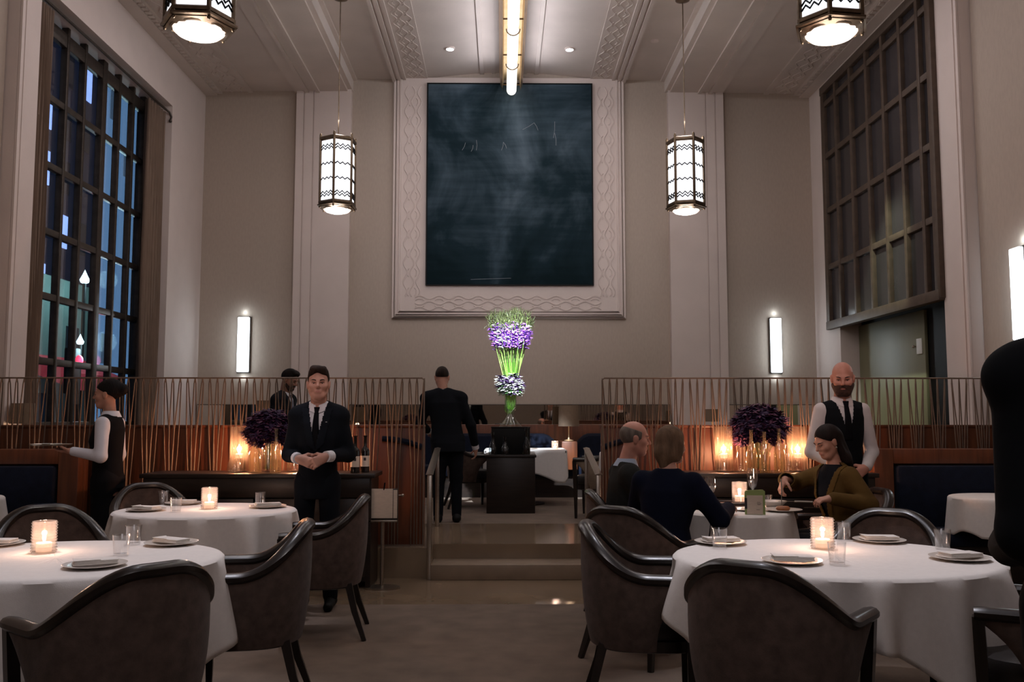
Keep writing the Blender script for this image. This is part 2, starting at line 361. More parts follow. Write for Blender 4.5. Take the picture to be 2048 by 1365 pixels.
# ---------------------------------------------------------------- window on the left, dark lattice
XW = -4.93
w1 = root('window_1', None, None, (0,0,0)); w1['kind'] = 'structure'
fr = MB()
vy = [(9.20,.10),(9.89,.055),(10.32,.055),(10.83,.12),(11.27,.055),(11.70,.055),(12.10,.10)]
hz = [(5.62,.16),(4.86,.075),(4.12,.075),(3.40,.075),(2.70,.075),(2.00,.075),(1.30,.10)]
for y,t in vy: fr.box(XW-.04,XW+.04,y-t/2,y+t/2,.95,5.78,b=.008)
for z,t in hz: fr.box(XW-.035,XW+.03,9.1,12.2,z-t/2,z+t/2,b=.008)
fr.box(XW-.1,XW+.02,12.13,12.43,.95,5.78); fr.box(XW-.1,XW+.02,8.83,9.16,.95,5.78)
fr.build('window_frame', M['bronze'], w1)
MB().box(XW-.035,XW-.03,9.2,12.1,1.0,5.7).build('glass_pane', M['glass_win'], w1)
c = root('curtain_rail', 'dark curtain rod with a small finial over the tall window', 'curtain rail', (-4.72,10.6,5.70))
MB().tube([(0,-1.75,0),(0,1.74,0)], .016, 8).build('rod', M['bronze'], c)
MB().tube([(0,1.74,0),(.03,1.80,-.02),(.05,1.83,-.08),(.04,1.82,-.13)], .014, 8).ball((.04,1.82,-.14),.024).build('finial', M['bronze'], c)
def curtain(y0,y1,lab):
    rows = []
    for z in np.linspace(5.66,.5,14):
        r = []
        for i in range(49):
            u = i/48; r.append((-4.76+.045*math.sin(u*2*PI*7+.4*math.sin(z*1.3)), y0+(y1-y0)*u+.012*math.sin(z*2+u*9), z))
        rows.append(r)
    o = MB().grid(rows).build('curtain', M['curtain']); sl = o.modifiers.new('t','SOLIDIFY'); sl.thickness = .006
    tag(o, lab, 'curtain', 'curtains of the tall window')
curtain(8.87,9.22,'brown curtain drawn to the near side of the tall window'); curtain(11.78,12.38,'brown curtain gathered at the far side of the tall window')

# ---------------------------------------------------------------- lattice window and door on the right
w2 = root('window_2', None, None, (0,0,0)); w2['kind'] = 'structure'
fr = MB(); X2 = 4.82
cols = [13.10,12.60,12.05,11.50,11.0,10.50,10.03,9.76]; rws = [2.74,3.60,4.44,5.26,6.05,6.28]
for i,y in enumerate(cols): fr.box(X2-.04,X2+.06,y-(.06 if i in (0,7) else .035),y+(.06 if i in (0,7) else .035),2.70,6.30,b=.008)
for i,z in enumerate(rws): fr.box(X2-.05 if i in (0,5) else X2-.03,X2+.05,9.72,13.16,z-(.06 if i in (0,5) else .04),z+(.06 if i in (0,5) else .04),b=.008)
fr.build('window_frame', mat('lattice_bronze', (.085,.058,.04), .55, .2, var=.2, vscale=10, bump=.06), w2)
MB().box(X2+.015,X2+.02,9.76,13.1,2.74,6.28).build('glass_pane', mat('dull_window_glass', (.035,.031,.033), .18, var=.45, vscale=.9, spec=.4), w2)
st(MB().box(5.145,5.158,9.75,12.78,0,2.85).build('wall_right_niche', M['black'], smooth=False))
d1 = root('door_1', None, None, (5.10,11.78,0)); d1['kind'] = 'structure'
boxo('door_leaf', M['doorm'], (0,.04,-1.0,1.0,0.26,2.70), d1, .004)
lk = boxo('lock_plate', M['plate_m'], (-.012,0,-.94,-.80,2.17,2.36), d1, .003)
MB().ball((-.03,-.76,2.27),.018).tube([(0,-.76,2.27),(-.03,-.76,2.27)],.008,6).build('handle', M['steel'], d1)

# ---------------------------------------------------------------- lights that hang or sit on walls and ceiling
def lantern(x,y,zb,rot,label,ztop=6.70):
    o = root('hanging_lantern', label, 'lantern', (x,y,zb), rot, 'four hexagonal hanging lanterns')
    R, H = .222, .80; z0 = .10
    A = [(R*math.cos(k*PI/3), R*math.sin(k*PI/3)) for k in range(6)]
    f = MB()
    for ax,ay in A:
        f.box(ax-.013,ax+.013,ay-.013,ay+.013,z0-.05,z0+H+.05,b=.003); f.ball((ax,ay,z0+H+.055),.013,8,5); f.ball((ax,ay,z0-.06),.012,8,5)
    ring = lambda z,s,r,sx=1.: f.tube([(a*s,b_*s,z) for a,b_ in A], r, 6, closed=True, sx=sx)
    ring(z0+H,1,.020,1.3); ring(z0,1.0,.020,1.2); ring(z0+H-.02,.95,.014); ring(z0-.035,1.06,.020,.7)
    f.lathe([(R*1.03,z0-.03),(R*1.03,z0-.055),(R*.80,z0-.075),(R*.78,z0-.06)], 6)
    f.lathe([(.0,z0+H+.06),(.05,z0+H+.05),(R*1.0,z0+H+.02),(R*1.0,z0+H+.0)], 6)
    f.build('frame', M['bronze_l'], o)
    for k in range(6):
        a = Vector((*A[k],0)); b_ = Vector((*A[(k+1) % 6],0)); i_ = .965
        g = MB(); g.add([(a.x*i_,a.y*i_,z0),(b_.x*i_,b_.y*i_,z0),(b_.x*i_,b_.y*i_,z0+H),(a.x*i_,a.y*i_,z0+H)], [(0,1,2,3)])
        gp = g.build('glass_panel', M['lglass'], o, smooth=False)
        for zc,am in ((.70,.032),(.665,.032),(.475,.026),(.29,.026),(.115,.032),(.08,.032)):
            zz = MB(); pts = []
            nz = 6
            for q in range(nz+1):
                u = .07+.86*q/nz; p_ = (a*(1-u)+b_*u)*1.0; edge = 1.4 if q in (0,nz) else 1
                pts.append((p_.x,p_.y,z0+zc+am*(.5 if q % 2 else -.5)*1.0))
            zz.tube(pts, .0085, 4); zz.build('zigzag_bar', M['black'], gp)
    b_ = MB().lathe([(.0,z0-.115),(.08,z0-.112),(.14,z0-.095),(.168,z0-.07),(.17,z0-.055)], 28).build('bowl', M['lbowl'], o)
    f2 = MB(); f2.tube([(.172*math.cos(t*PI/14),.172*math.sin(t*PI/14),z0-.06) for t in range(28)], .012, 6, closed=True)
    f2.build('bowl_rim', M['bronze_l'], o)
    MB().tube([(0,0,z0+H+.05),(0,0,ztop-zb-.05)], .007, 6).build('cord', M['bronze_l'], o)
    MB().lathe([(.0,ztop-zb-.06),(.03,ztop-zb-.055),(.09,ztop-zb-.03),(.095,ztop-zb)], 20).build('ceiling_canopy', M['bronze_l'], o)
    light('POINT', (0,0,z0-.22), 14, (1,.86,.70), .12, parent=o)
    light('POINT', (0,0,z0+H+.28), 12, (1,.88,.74), .10, parent=o)
    return o
lantern(-2.05,10.99,3.93,math.radians(28),'hexagonal lantern hanging whole between the tall window and the painting')
lantern(2.28,10.99,3.93,math.radians(38+8),'hexagonal lantern hanging whole between the painting and the lattice window')
lantern(-2.02,5.81,3.93,math.radians(4),'big near lantern cut by the photo top, over the tall window side')
lantern(2.20,5.81,3.93,math.radians(8),'big near lantern cut by the photo top, over the lattice window side')
# stepped tube light along the middle of the ceiling
tl = root('ceiling_tube_light', 'long stepped brass channel light with glowing tubes on the middle of the ceiling', 'ceiling light', (.135,0,0))
ch = MB(); zt = 6.43
ypr = [(.19,6.80),(.17,6.55),(.135,6.46),(.135,6.50),(.12,6.62),(0,6.66),(-.12,6.62),(-.135,6.50),(-.135,6.46),(-.17,6.55),(-.19,6.80)]
ch.prism([(x,z) for x,z in ypr], 4.0, 13.6, 'y'); ch.build('channel', M['brass'], tl)
for k in range(8):
    y1 = 13.58-k*1.16; y0 = y1-1.13
    pts = [(0,y0,zt+.03)]+[(0,y,zt) for y in np.linspace(y0+.05,y1-.07,4)]; rr = [.06]+[.074]*4
    for t in np.linspace(.2,1,5): pts.append((0,y1-.07+.07*math.sin(t*PI/2),zt)); rr.append(max(.004,.074*math.cos(t*PI/2)))
    tb = MB().tube(pts, rr, 16).build('tube', M['tube'], tl)
    rg = MB(); rg.tube([(.15*math.cos(a),y1-.02,zt+.085-.12*math.sin(a)*.0+ .10*abs(math.cos(a))*0+.02) for a in (0,PI)], .012, 6)
    rg.tube([(.088*math.cos(a),y0+.04,zt+.01+.088*math.sin(a)) for a in np.linspace(PI,2*PI,12)], .009, 6)
    rg.build('ring_clip', M['bronze_l'], tl)
for s_ in (-1,1): light('AREA', (s_*.26,9.5,6.50), 26, (1,.95,.90), .12, (0,s_*math.radians(112)*-1,0), tl, sy=7.6)
light('AREA', (0,9.5,zt-.09), 16, (1,.88,.72), .14, (0,0,0), tl, sy=7.6)
for x,lab in ((-.77,'small round recessed downlight beside the tube light, window side'),(.976,'small round recessed downlight beside the tube light, lattice side')):
    o = root('downlight', lab, 'downlight', (x,12.74,6.762), 0, 'recessed downlights')
    MB().lathe([(0,-.006),(.052,-.006),(.055,.0),(.055,.03)], 20).build('lens', M['dl'], o)
    MB().lathe([(.056,.02),(.056,-.012),(.07,-.012),(.07,.02)], 20).build('trim_ring', M['plaster'], o)
o = root('smoke_detector','small round detector on the ceiling lane beyond the lantern cord','detector',(2.15,12.3,6.71)); MB().lathe([(0,-.03),(.03,-.03),(.05,-.02),(.055,0)],16).build('housing',M['plaster'],o)
def sconce(loc, rz, w_, h_, label, dep=.10):
    o = root('wall_sconce', label, 'wall sconce', loc, rz, 'tall white wall sconces')
    MB().box(-w_/2-.012,w_/2+.012,-dep*.55,0,-h_/2-.012,h_/2+.012,b=.004).build('back_box', M['bronze'], o)
    MB().box(-w_/2,w_/2,-dep,-dep*.45,-h_/2,h_/2,b=.012).build('diffuser', M['sconce'], o)
    light('AREA', (0,-dep-.02,0), 5, (.93,1,.93), w_, (PI/2,0,0), o, sy=h_)
    for s_ in (-1,1): light('POINT', (0,-.04,s_*(h_/2+.08)), .3, (.93,1,.93), .03, parent=o)
sconce((-3.955,YB,2.505),0,.175,.84,'tall white sconce on the back wall nearest the tall window')
sconce((4.20,YB,2.50),0,.165,.84,'tall white sconce on the back wall nearest the lattice window')
sconce((4.965,8.42,2.57),-PI/2,.17,.88,'tall white sconce on the side wall above the suited person')
# ================================================================ SCREENS, PANELS, BOOTHS, CONSOLES
def screen(x0,x1,label):
    o = root('metal_screen', label, 'screen', ((x0+x1)/2,8.12,UP), 0, 'bronze lattice screens')
    h = (x1-x0)/2; top = 1.752-UP
    f = MB(); f.tube([(-h,0,0),(-h,0,top-.02),(-h+.02,0,top),(h-.02,0,top),(h,0,top-.02),(h,0,0)], .0075, 6); f.box(-h,h,-.015,.015,0,.012); f.build('frame', M['screenm'], o)
    r = MB(); n = int(2*h/.0655); d = 2*h/n
    for i in range(n+1):
        xt = -h+i*d; g = i//3; cx_ = -h+(g*3+1)*d; j = i % 3
        f0, f1 = ((-.040,-.012),(-.012,.012),(.012,.040))[j]
        for fx,s_ in ((f0,-1),(f1,1)):
            x2 = cx_+fx
            if abs(xt) > h+1e-6: continue
            zb = .66+.06*math.sin(i*2.1)
            pts = [(xt,0,top-.003),(xt+s_*.006,s_*.006,top-.05)]
            for t in (.25,.5,.75,1.): 
                bow = .010*s_*math.sin(PI*t)
                pts.append((xt*(1-t)+x2*t+bow, s_*.010, top-.05-(top-.05-zb)*t))
            pts.append((x2*.999, s_*.008, .012))
            pts = [(max(-h,min(h,p[0])),p[1],p[2]) for p in pts]
            r.tube(pts, .0056, 5)
    r.build('lattice_rods', M['screenm'], o)
screen(-4.62,-.705,'bronze lattice screen behind the suited man, on the tall window side')
screen(.90,4.80,'bronze lattice screen behind the bald waiter, on the lattice window side')
for x0,x1,lab in ((-4.64,-.705,'low reddish wood partition behind the lattice screen and suited man'),(.90,4.82,'low reddish wood partition behind the lattice screen and bald waiter')):
    o = root('wood_partition', lab, 'partition', ((x0+x1)/2,8.25,UP), 0, 'low wood partitions'); h=(x1-x0)/2
    boxo('panel', M['panelw'], (-h,h,-.035,.035,0,1.045), o, .004); boxo('cap', M['panelw'], (-h,h,-.045,.045,1.045,1.07), o, .004)
    # rounded booth shell rising against the panel at the gap end
    s_ = 1 if x0 < 0 else -1; e = s_*h
    a = MB(); pts = []
    for t in np.linspace(0,1,12): pts.append((e-s_*(.02+.36*t), -.062, .945-.075*(1-t)**2))
    a.tube(pts, .026, 8); a.build('upholstered_roll', M['navy'], o)

# booth recess with navy cushions on each side
def booth(x_in, x_out, label, s_):
    o = root('booth_bench', label, 'booth', ((x_in+x_out)/2,7.9,0), 0, 'navy booth benches')
    h = abs(x_out-x_in)/2
    xi = -s_*h if s_ > 0 else h       # inner end local x
    e = (lambda a,b: (min(a,b),max(a,b)))
    f = MB(); f.box(-h,h,.0,.08,0,1.125,b=.006)
    a,b_ = e(xi, xi+s_*.17); f.box(a,b_,-.12,0,0,1.125,b=.006)
    f.box(*e(xi+s_*.17, xi+s_*2*h),-.12,0,1.0,1.125,b=.006)
    f.build('wood_surround', M['panelw'], o)
    a,b_ = e(xi+s_*.19, xi+s_*(2*h-.02))
    MB().box(a,b_,-.16,-.01,.42,.985,b=.03).build('back_cushion', M['navy'], o)
    MB().box(a,b_,-.62,-.14,.36,.47,b=.03).build('seat_cushion', M['navy'], o)
    MB().box(a,b_,-.58,-.02,0,.36,b=.006).build('plinth', M['darkw'], o)
booth(-3.62,-4.74,'navy booth bench in a wood surround, under the tall window side screen',-1)
booth(3.20,4.90,'navy booth bench in a wood surround, under the lattice window side screen',1)

# consoles
def console(x0,x1,label):
    o = root('service_console', label, 'console', ((x0+x1)/2,7.72,0), 0, 'dark service consoles'); h=(x1-x0)/2
    boxo('console_top', M['darkw'], (-h,h,-.24,.24,.90,.935), o, .004)
    b = MB(); b.box(-h+.03,-h+.07,-.22,.22,0,.9); b.box(h-.07,h-.03,-.22,.22,0,.9); b.box(-h+.07,h-.07,.19,.22,.06,.9); b.box(-h+.07,h-.07,-.21,.2,.06,.10); b.box(-.02,.02,-.2,.19,.1,.74); b.build('carcass', M['darkw'], o)
    boxo('frieze', M['darkw'], (-h+.04,h-.04,-.225,-.20,.74,.90), o, .004)
    boxo('shelf', M['darkw'], (-h+.07,h-.07,-.2,.19,.42,.45), o, .003)
    for s_ in (-1,1):
        d = boxo('door', M['darkw'], (min(s_*.03,s_*(h-.07)),max(s_*.03,s_*(h-.07)),-.225,-.205,.10,.73), o, .004)
        MB().tube([(s_*.30,-.235,.655),(s_*.46,-.235,.655)],.006,6).build('handle', M['steel'], d)
console(-2.98,-1.05,'dark wood service console behind the suited man')
console(1.25,3.12,'dark wood service console behind the woman in the olive jacket')

# handrails
def handrail(s_, x, label):
    o = root('handrail', label, 'handrail', (x,7.95,0), 0, 'flat steel handrails at the steps')
    boxo('post', M['steel'], (-.02,.02,-.03,.03,0,.90), o, .003)
    boxo('post', M['steel'], (s_*.05-.02,s_*.05+.02,1.6,1.66,UP,1.07), o, .003)
    r = MB(); r.tube([(0,-.035,.90),(s_*.05,1.66,1.075)], .03, 4, sx=.25, sy=1.1); r.build('rail', M['steel'], o)
handrail(-1,-.635,'flat steel handrail beside the steps, by the man seen from behind')
handrail(1,.84,'flat steel handrail beside the steps, behind the bald diner')

# reading stand
ls = root('menu_stand','slim steel menu stand with a pale board, by the steps','stand',(-.99,7.55,0))
MB().lathe([(.0,.0),(.15,.0),(.15,.012),(.03,.022),(.0,.024)],24,sy=.75).build('base', M['steel'], ls)
MB().tube([(0,0,.02),(0,0,.60)],.016,12).build('pole', M['steel'], ls)
bd = MB().box(-.125,.125,-.02,-.005,.55,.81,b=.003).build('board', M['darkw'], ls)
MB().box(-.10,.085,-.024,-.021,.57,.81).box(.09,.122,-.024,-.021,.57,.80).build('sheet', M['paper'], bd)
MB().box(-.125,.125,-.05,-.015,.54,.555,b=.003).build('ledge', M['steel'], ls)
MB().tube([(.01,-.02,.80),(.02,-.03,.86)],.006,6).build('clip', M['black'], ls)
for s_ in (-1,1): MB().tube([(s_*.13,-.01,.755),(s_*.16,-.01,.755)],.006,6).ball((s_*.165,-.01,.755),.013).build('knob', M['steel'], ls)

# raised back area: pedestal, table, banquettes, lamps
ped = root('pedestal','dark square pedestal cabinet in the middle beyond the steps','pedestal',(.10,11.1,UP))
boxo('carcass', M['darkw'], (-.29,.29,-.28,.28,.0,.66), ped, .006); boxo('top', M['darkw'], (-.305,.305,-.295,.295,.66,.69), ped, .004)
ped2 = root('display_plinth','smaller black plinth on the dark pedestal, carrying the tall vase','plinth',(.10,11.15,UP+.69))
boxo('block', M['black'], (-.235,.235,-.17,.17,0,.32), ped2, .006); boxo('top', M['black'], (-.24,.24,-.175,.175,.32,.332), ped2, .004)
bw = root('wall_bench','long navy banquette under the mirror, beyond the pedestal','banquette',(.1,13.25,UP))
bk = MB()
for a,b_ in ((-2.6,-.95),(-.93,.72),(.98,2.5)):
    rows=[]
    for i in range(25):
        u=i/24; x=a+(b_-a)*u; t=abs(2*u-1); hz_=.90-.16*max(0,(t-.72)/.28)**2
        rows.append([(x,.30,.40),(x,.30,hz_-.02),(x,.26,hz_),(x,.16,hz_),(x,.10,hz_-.04),(x,.06,.40)])
    bk.grid(rows); bk.add(rows[0],[tuple(range(6))]); bk.add(rows[-1],[tuple(range(6))])
bk.build('backrest', M['navy'], bw)
MB().box(-2.6,2.5,-.35,.28,.30,.45,b=.03).build('seat', M['navy'], bw); MB().box(-2.6,2.5,-.30,.3,0,.30).build('plinth', M['darkw'], bw)
boxo('wood_ledge', M['panelw'], (-2.6,2.5,.32,.52,.40,1.03), bw, .006); boxo('lamp_shelf', M['panelw'], (.74,.96,-.45,.30,.40,.795), bw, .006)
def table_lamp(x,y,z,label,s_=1.,r=.15,h=.30):
    o = root('table_lamp', label, 'table lamp', (x,y,z), 0, 'brown-shaded table lamps')
    MB().lathe([(0,0),(.07,0),(.07,.012),(.02,.025),(.014,.05)],20).build('base', M['brass'], o)
    MB().tube([(0,0,.04),(0,0,.30*s_)],.007,8).build('pole', M['brass'], o)
    MB().lathe([(r,.21*s_),(r*.94,.21*s_+h)],28).build('shade', M['shadef'], o)
    light('POINT',(0,0,.17*s_),.7,(1,.62,.32),.03,parent=o)
def divider(x,y,top,label):
    o = root('booth_divider', label, 'divider', (x,y,UP), 0, 'wood dividers of the raised booths')
    boxo('panel', M['panelw'], (-.16,.16,-.30,.30,0,top-UP-.03), o, .006); boxo('cap', M['panelw'], (-.18,.18,-.32,.32,top-UP-.03,top-UP), o, .006)
divider(2.86,12.3,1.13,'wood divider under the brown lamp near the dark bouquet'); divider(-2.73,10.5,1.06,'wood divider under the lamp behind the waiter beyond the screen')
divider(-4.46,8.62,1.13,'wood divider under the lamp half out of the photo')
table_lamp(.95,12.95,UP+.80,'brown drum lamp between the curved navy banquettes beyond the table')
table_lamp(2.86,12.3,1.13,'brown drum lamp peeking over the partition near the dark bouquet',r=.10,h=.17)
table_lamp(-2.73,10.5,1.06,'larger brown drum lamp behind the waiter beyond the screen',r=.125,h=.28,s_=1.2)
table_lamp(-4.52,8.55,1.13,'brown drum lamp half out of the photo beside the tall window',r=.11,h=.19)
# ================================================================ FIGURES: smooth-union distance fields turned into one skin
def V3(p): return np.array(p, dtype=np.float32)
class RC:   # tapered capsule
    def __init__(s,a,b,ra,rb,sq=None): s.a=V3(a); s.b=V3(b); s.ra=ra; s.rb=rb; m=max(ra,rb); s.lo=np.minimum(s.a,s.b)-m; s.hi=np.maximum(s.a,s.b)+m
    def d(s,P):
        ab=s.b-s.a; L2=float(ab@ab)+1e-12; t=np.clip(((P-s.a)@ab)/L2,0,1)
        return np.linalg.norm(P-s.a-t[...,None]*ab,axis=-1)-(s.ra+(s.rb-s.ra)*t)
class EL:   # ellipsoid, optional rotation
    def __init__(s,c,r,R=None): s.c=V3(c); s.r=V3(r); s.R=R; m=max(r) if R is not None else V3(r); s.lo=s.c-m; s.hi=s.c+m
    def d(s,P):
        q=P-s.c
        if s.R is not None: q=q@s.R
        k0=np.linalg.norm(q/s.r,axis=-1); k1=np.linalg.norm(q/(s.r*s.r),axis=-1)+1e-9
        return k0*(k0-1)/k1
class LO:   # loft of ellipses along z; lv=[(z,cx,cy,rx,ry),...]
    def __init__(s,lv,e=2.3):
        A=np.array(lv,dtype=np.float32); s.A=A; s.e=e
        s.lo=V3([(A[:,1]-A[:,3]).min(),(A[:,2]-A[:,4]).min(),A[0,0]]); s.hi=V3([(A[:,1]+A[:,3]).max(),(A[:,2]+A[:,4]).max(),A[-1,0]])
    def d(s,P):
        A=s.A; z=P[...,2]; f=lambda k: np.interp(z,A[:,0],A[:,k])
        rx=f(3); ry=f(4); x=np.abs(P[...,0]-f(1))/rx; y=np.abs(P[...,1]-f(2))/ry
        k=(x**s.e+y**s.e)**(1/s.e)
        d=(k-1)*np.minimum(rx,ry)
        dz=np.maximum(A[0,0]-z,z-A[-1,0])
        return np.where(dz>0,np.sqrt(np.maximum(d,0)**2+dz*dz),np.maximum(d,dz))
def smin(a,b,k):
    if k<=0: return np.minimum(a,b)
    h=np.maximum(k-np.abs(a-b),0)/k
    return np.minimum(a,b)-h*h*k*.25
def field(prims,h,pad=.03,cut=None):
    """prims: [(prim,k[,op])]; returns surface-net mesh (verts, quads)"""
    lo=np.min([p[0].lo for p in prims if len(p)<3],axis=0)-pad; hi=np.max([p[0].hi for p in prims if len(p)<3],axis=0)+pad
    n=np.ceil((hi-lo)/h).astype(int)+1
    ax=[lo[i]+h*np.arange(n[i],dtype=np.float32) for i in range(3)]
    D=np.full(n,.2,dtype=np.float32)
    for p in prims:
        pr,k=p[0],p[1]; m=max(k,.02)+2*h
        i0=np.maximum(((pr.lo-m-lo)/h).astype(int),0); i1=np.minimum(((pr.hi+m-lo)/h).astype(int)+2,n)
        if np.any(i1<=i0): continue
        sl=tuple(slice(a,b) for a,b in zip(i0,i1))
        P=np.stack(np.meshgrid(*[ax[i][sl[i]] for i in range(3)],indexing='ij'),axis=-1)
        d=pr.d(P)
        if len(p)>2: D[sl]=-smin(-D[sl],d,k)       # subtract
        else: D[sl]=smin(D[sl],d,k)
    if cut is not None:
        P=np.stack(np.meshgrid(*ax,indexing='ij'),axis=-1); D=np.maximum(D,cut(P).astype(np.float32))
    s=D<0; c=s[:-1,:-1,:-1].astype(np.int8)
    tot=sum(s[i:n[0]-1+i,j:n[1]-1+j,k:n[2]-1+k].astype(np.int8) for i in (0,1) for j in (0,1) for k in (0,1))
    I=np.argwhere((tot>0)&(tot<8)); acc=np.zeros((len(I),3)); cnt=np.zeros(len(I))
    cor=[(i,j,k) for i in (0,1) for j in (0,1) for k in (0,1)]
    for a in cor:
        for x in range(3):
            if a[x]: continue
            b=list(a); b[x]=1
            da=D[I[:,0]+a[0],I[:,1]+a[1],I[:,2]+a[2]]; db=D[I[:,0]+b[0],I[:,1]+b[1],I[:,2]+b[2]]
            m=(da<0)!=(db<0); t=np.where(m,da/np.where(m,da-db,1),0)
            q=np.tile(np.array(a,float),(len(I),1)); q[:,x]+=t
            acc[m]+=q[m]; cnt[m]+=1
    V=lo+h*(I+acc/cnt[:,None])
    idx=np.full(n-1,-1,dtype=np.int64); idx[I[:,0],I[:,1],I[:,2]]=np.arange(len(I))
    Q=[]
    for x in range(3):
        u,v=(x+1)%3,(x+2)%3
        sa=[slice(1,n[i]-1) for i in range(3)]; sb=list(sa); sa[x]=slice(0,n[x]-1); sb[x]=slice(1,n[x])
        A,B=s[tuple(sa)],s[tuple(sb)]; E=np.argwhere(A!=B)
        if not len(E): continue
        fl=A[E[:,0],E[:,1],E[:,2]]
        g=E.copy(); g[:,u]+=1; g[:,v]+=1
        def at(du,dv):
            w=g.copy(); w[:,u]-=du; w[:,v]-=dv; return idx[w[:,0],w[:,1],w[:,2]]
        q=np.stack([at(1,1),at(0,1),at(0,0),at(1,0)],1)
        q[~fl]=q[~fl][:,::-1]; Q.append(q)
    Q=np.concatenate(Q); Q=Q[(Q>=0).all(1)]
    return V,Q
def relax(V,Q,it=2,f=.5):
    for _ in range(it):
        s=np.zeros_like(V); c=np.zeros(len(V))
        for a,b in ((0,1),(1,2),(2,3),(3,0)):
            np.add.at(s,Q[:,a],V[Q[:,b]]); np.add.at(c,Q[:,a],1); np.add.at(s,Q[:,b],V[Q[:,a]]); np.add.at(c,Q[:,b],1)
        V=V+(s/np.maximum(c,1)[:,None]-V)*f
    return V
def normals(V,Q):
    fn=np.cross(V[Q[:,2]]-V[Q[:,0]],V[Q[:,3]]-V[Q[:,1]]); N=np.zeros_like(V)
    for k in range(4): np.add.at(N,Q[:,k],fn)
    return N/(np.linalg.norm(N,axis=1)[:,None]+1e-12)
def sub(V,Q,mask):
    q=Q[mask]; u,inv=np.unique(q,return_inverse=True); return V[u],inv.reshape(-1,4)
def npobj(name,V,Q,m,parent,extra=None,smooth=True):
    me=bpy.data.meshes.new(name); mats=m if isinstance(m,list) else [m]
    for x in mats: me.materials.append(x)
    V=np.asarray(V,dtype=np.float32)
    if extra:   # small add-on pieces (eyes, lips, brows): MB objects with cur = material index
        vs=[tuple(v) for v in V]; fs=[tuple(f) for f in Q]; mi=[0]*len(fs)
        for e in extra:
            n=len(vs); vs+=e.v; fs+=[tuple(i+n for i in f) for f in e.f]; mi+=e.mi
        me.from_pydata(vs,[],fs); me.polygons.foreach_set('material_index',mi)
    else:
        me.vertices.add(len(V)); me.vertices.foreach_set('co',V.ravel())
        me.loops.add(len(Q)*4); me.loops.foreach_set('vertex_index',np.asarray(Q,dtype=np.int32).ravel())
        me.polygons.add(len(Q)); me.polygons.foreach_set('loop_start',np.arange(0,len(Q)*4,4,dtype=np.int32)); me.polygons.foreach_set('loop_total',np.full(len(Q),4,dtype=np.int32))
    me.update(calc_edges=True); me.validate()
    me.polygons.foreach_set('use_smooth',[True]*len(me.polygons))
    o=bpy.data.objects.new(name,me); COL.objects.link(o); o.parent=parent; return o
def rotm(yaw=0,pitch=0,roll=0):   # yaw>0 turns to own left, pitch>0 looks down
    return np.array(Matrix.Rotation(yaw,3,'Z')@Matrix.Rotation(-pitch,3,'X')@Matrix.Rotation(roll,3,'Y'))
def evalp(prims,P):
    D=np.full(P.shape[:-1],1.)
    for p in prims: D=-smin(-D,p[0].d(P),p[1]) if len(p)>2 else smin(D,p[0].d(P),p[1])
    return D
def head_prims(c,R,f=1.,fem=0.,jaw=1.):
    T=lambda p: V3(c)+R@(np.array(p)*f)
    e=lambda p,r,k: (EL(T(p),[x*f for x in r],R),k)
    rc=lambda a,b,ra,rb,k: (RC(T(a),T(b),ra*f,rb*f),k)
    P=[e((0,-.014,.036),(.076,.096,.088),.02), e((0,.018,-.028),(.061*jaw,.070,.082),.03), rc((-.018*jaw,.060,-.092),(.018*jaw,.060,-.092),.021,.021,.03)]
    for s in (-1,1):
        P+=[rc((s*.050*jaw,-.004,-.05),(s*.026,.05,-.088),.02,.02,.03), e((s*.04,.058,-.020),(.026,.024,.022),.03)]
        P+=[(EL(T((s*.031,.098,.004)),[.021*f,.018*f,.012*f],R),.016,'-')]
    P+=[rc((-.034,.079,.026),(.034,.079,.026),.011,.011,.02), rc((0,.088,.014),(0,.108,-.020),.008,.0125,.012)]
    for s in (-1,1): P+=[rc((s*.010,.094,-.026),(s*.012,.090,-.026),.0085,.008,.008), e((s*.079,-.008,-.004),(.010,.020,.033),.008), e((s*.083,-.016,.010),(.008,.012,.016),.006)]
    P+=[rc((-.018,.083,-.055),(.018,.083,-.055),.009,.009,.012), rc((-.014,.084,-.065),(.014,.084,-.065),.008,.008,.01)]
    return P,T
SK={}
def skin(name,c):
    if name not in SK: SK[name]=mat('skin_'+name,c,.5,var=.10,vscale=18,bump=.05,bscale=160,spec=.35)
    return SK[name]
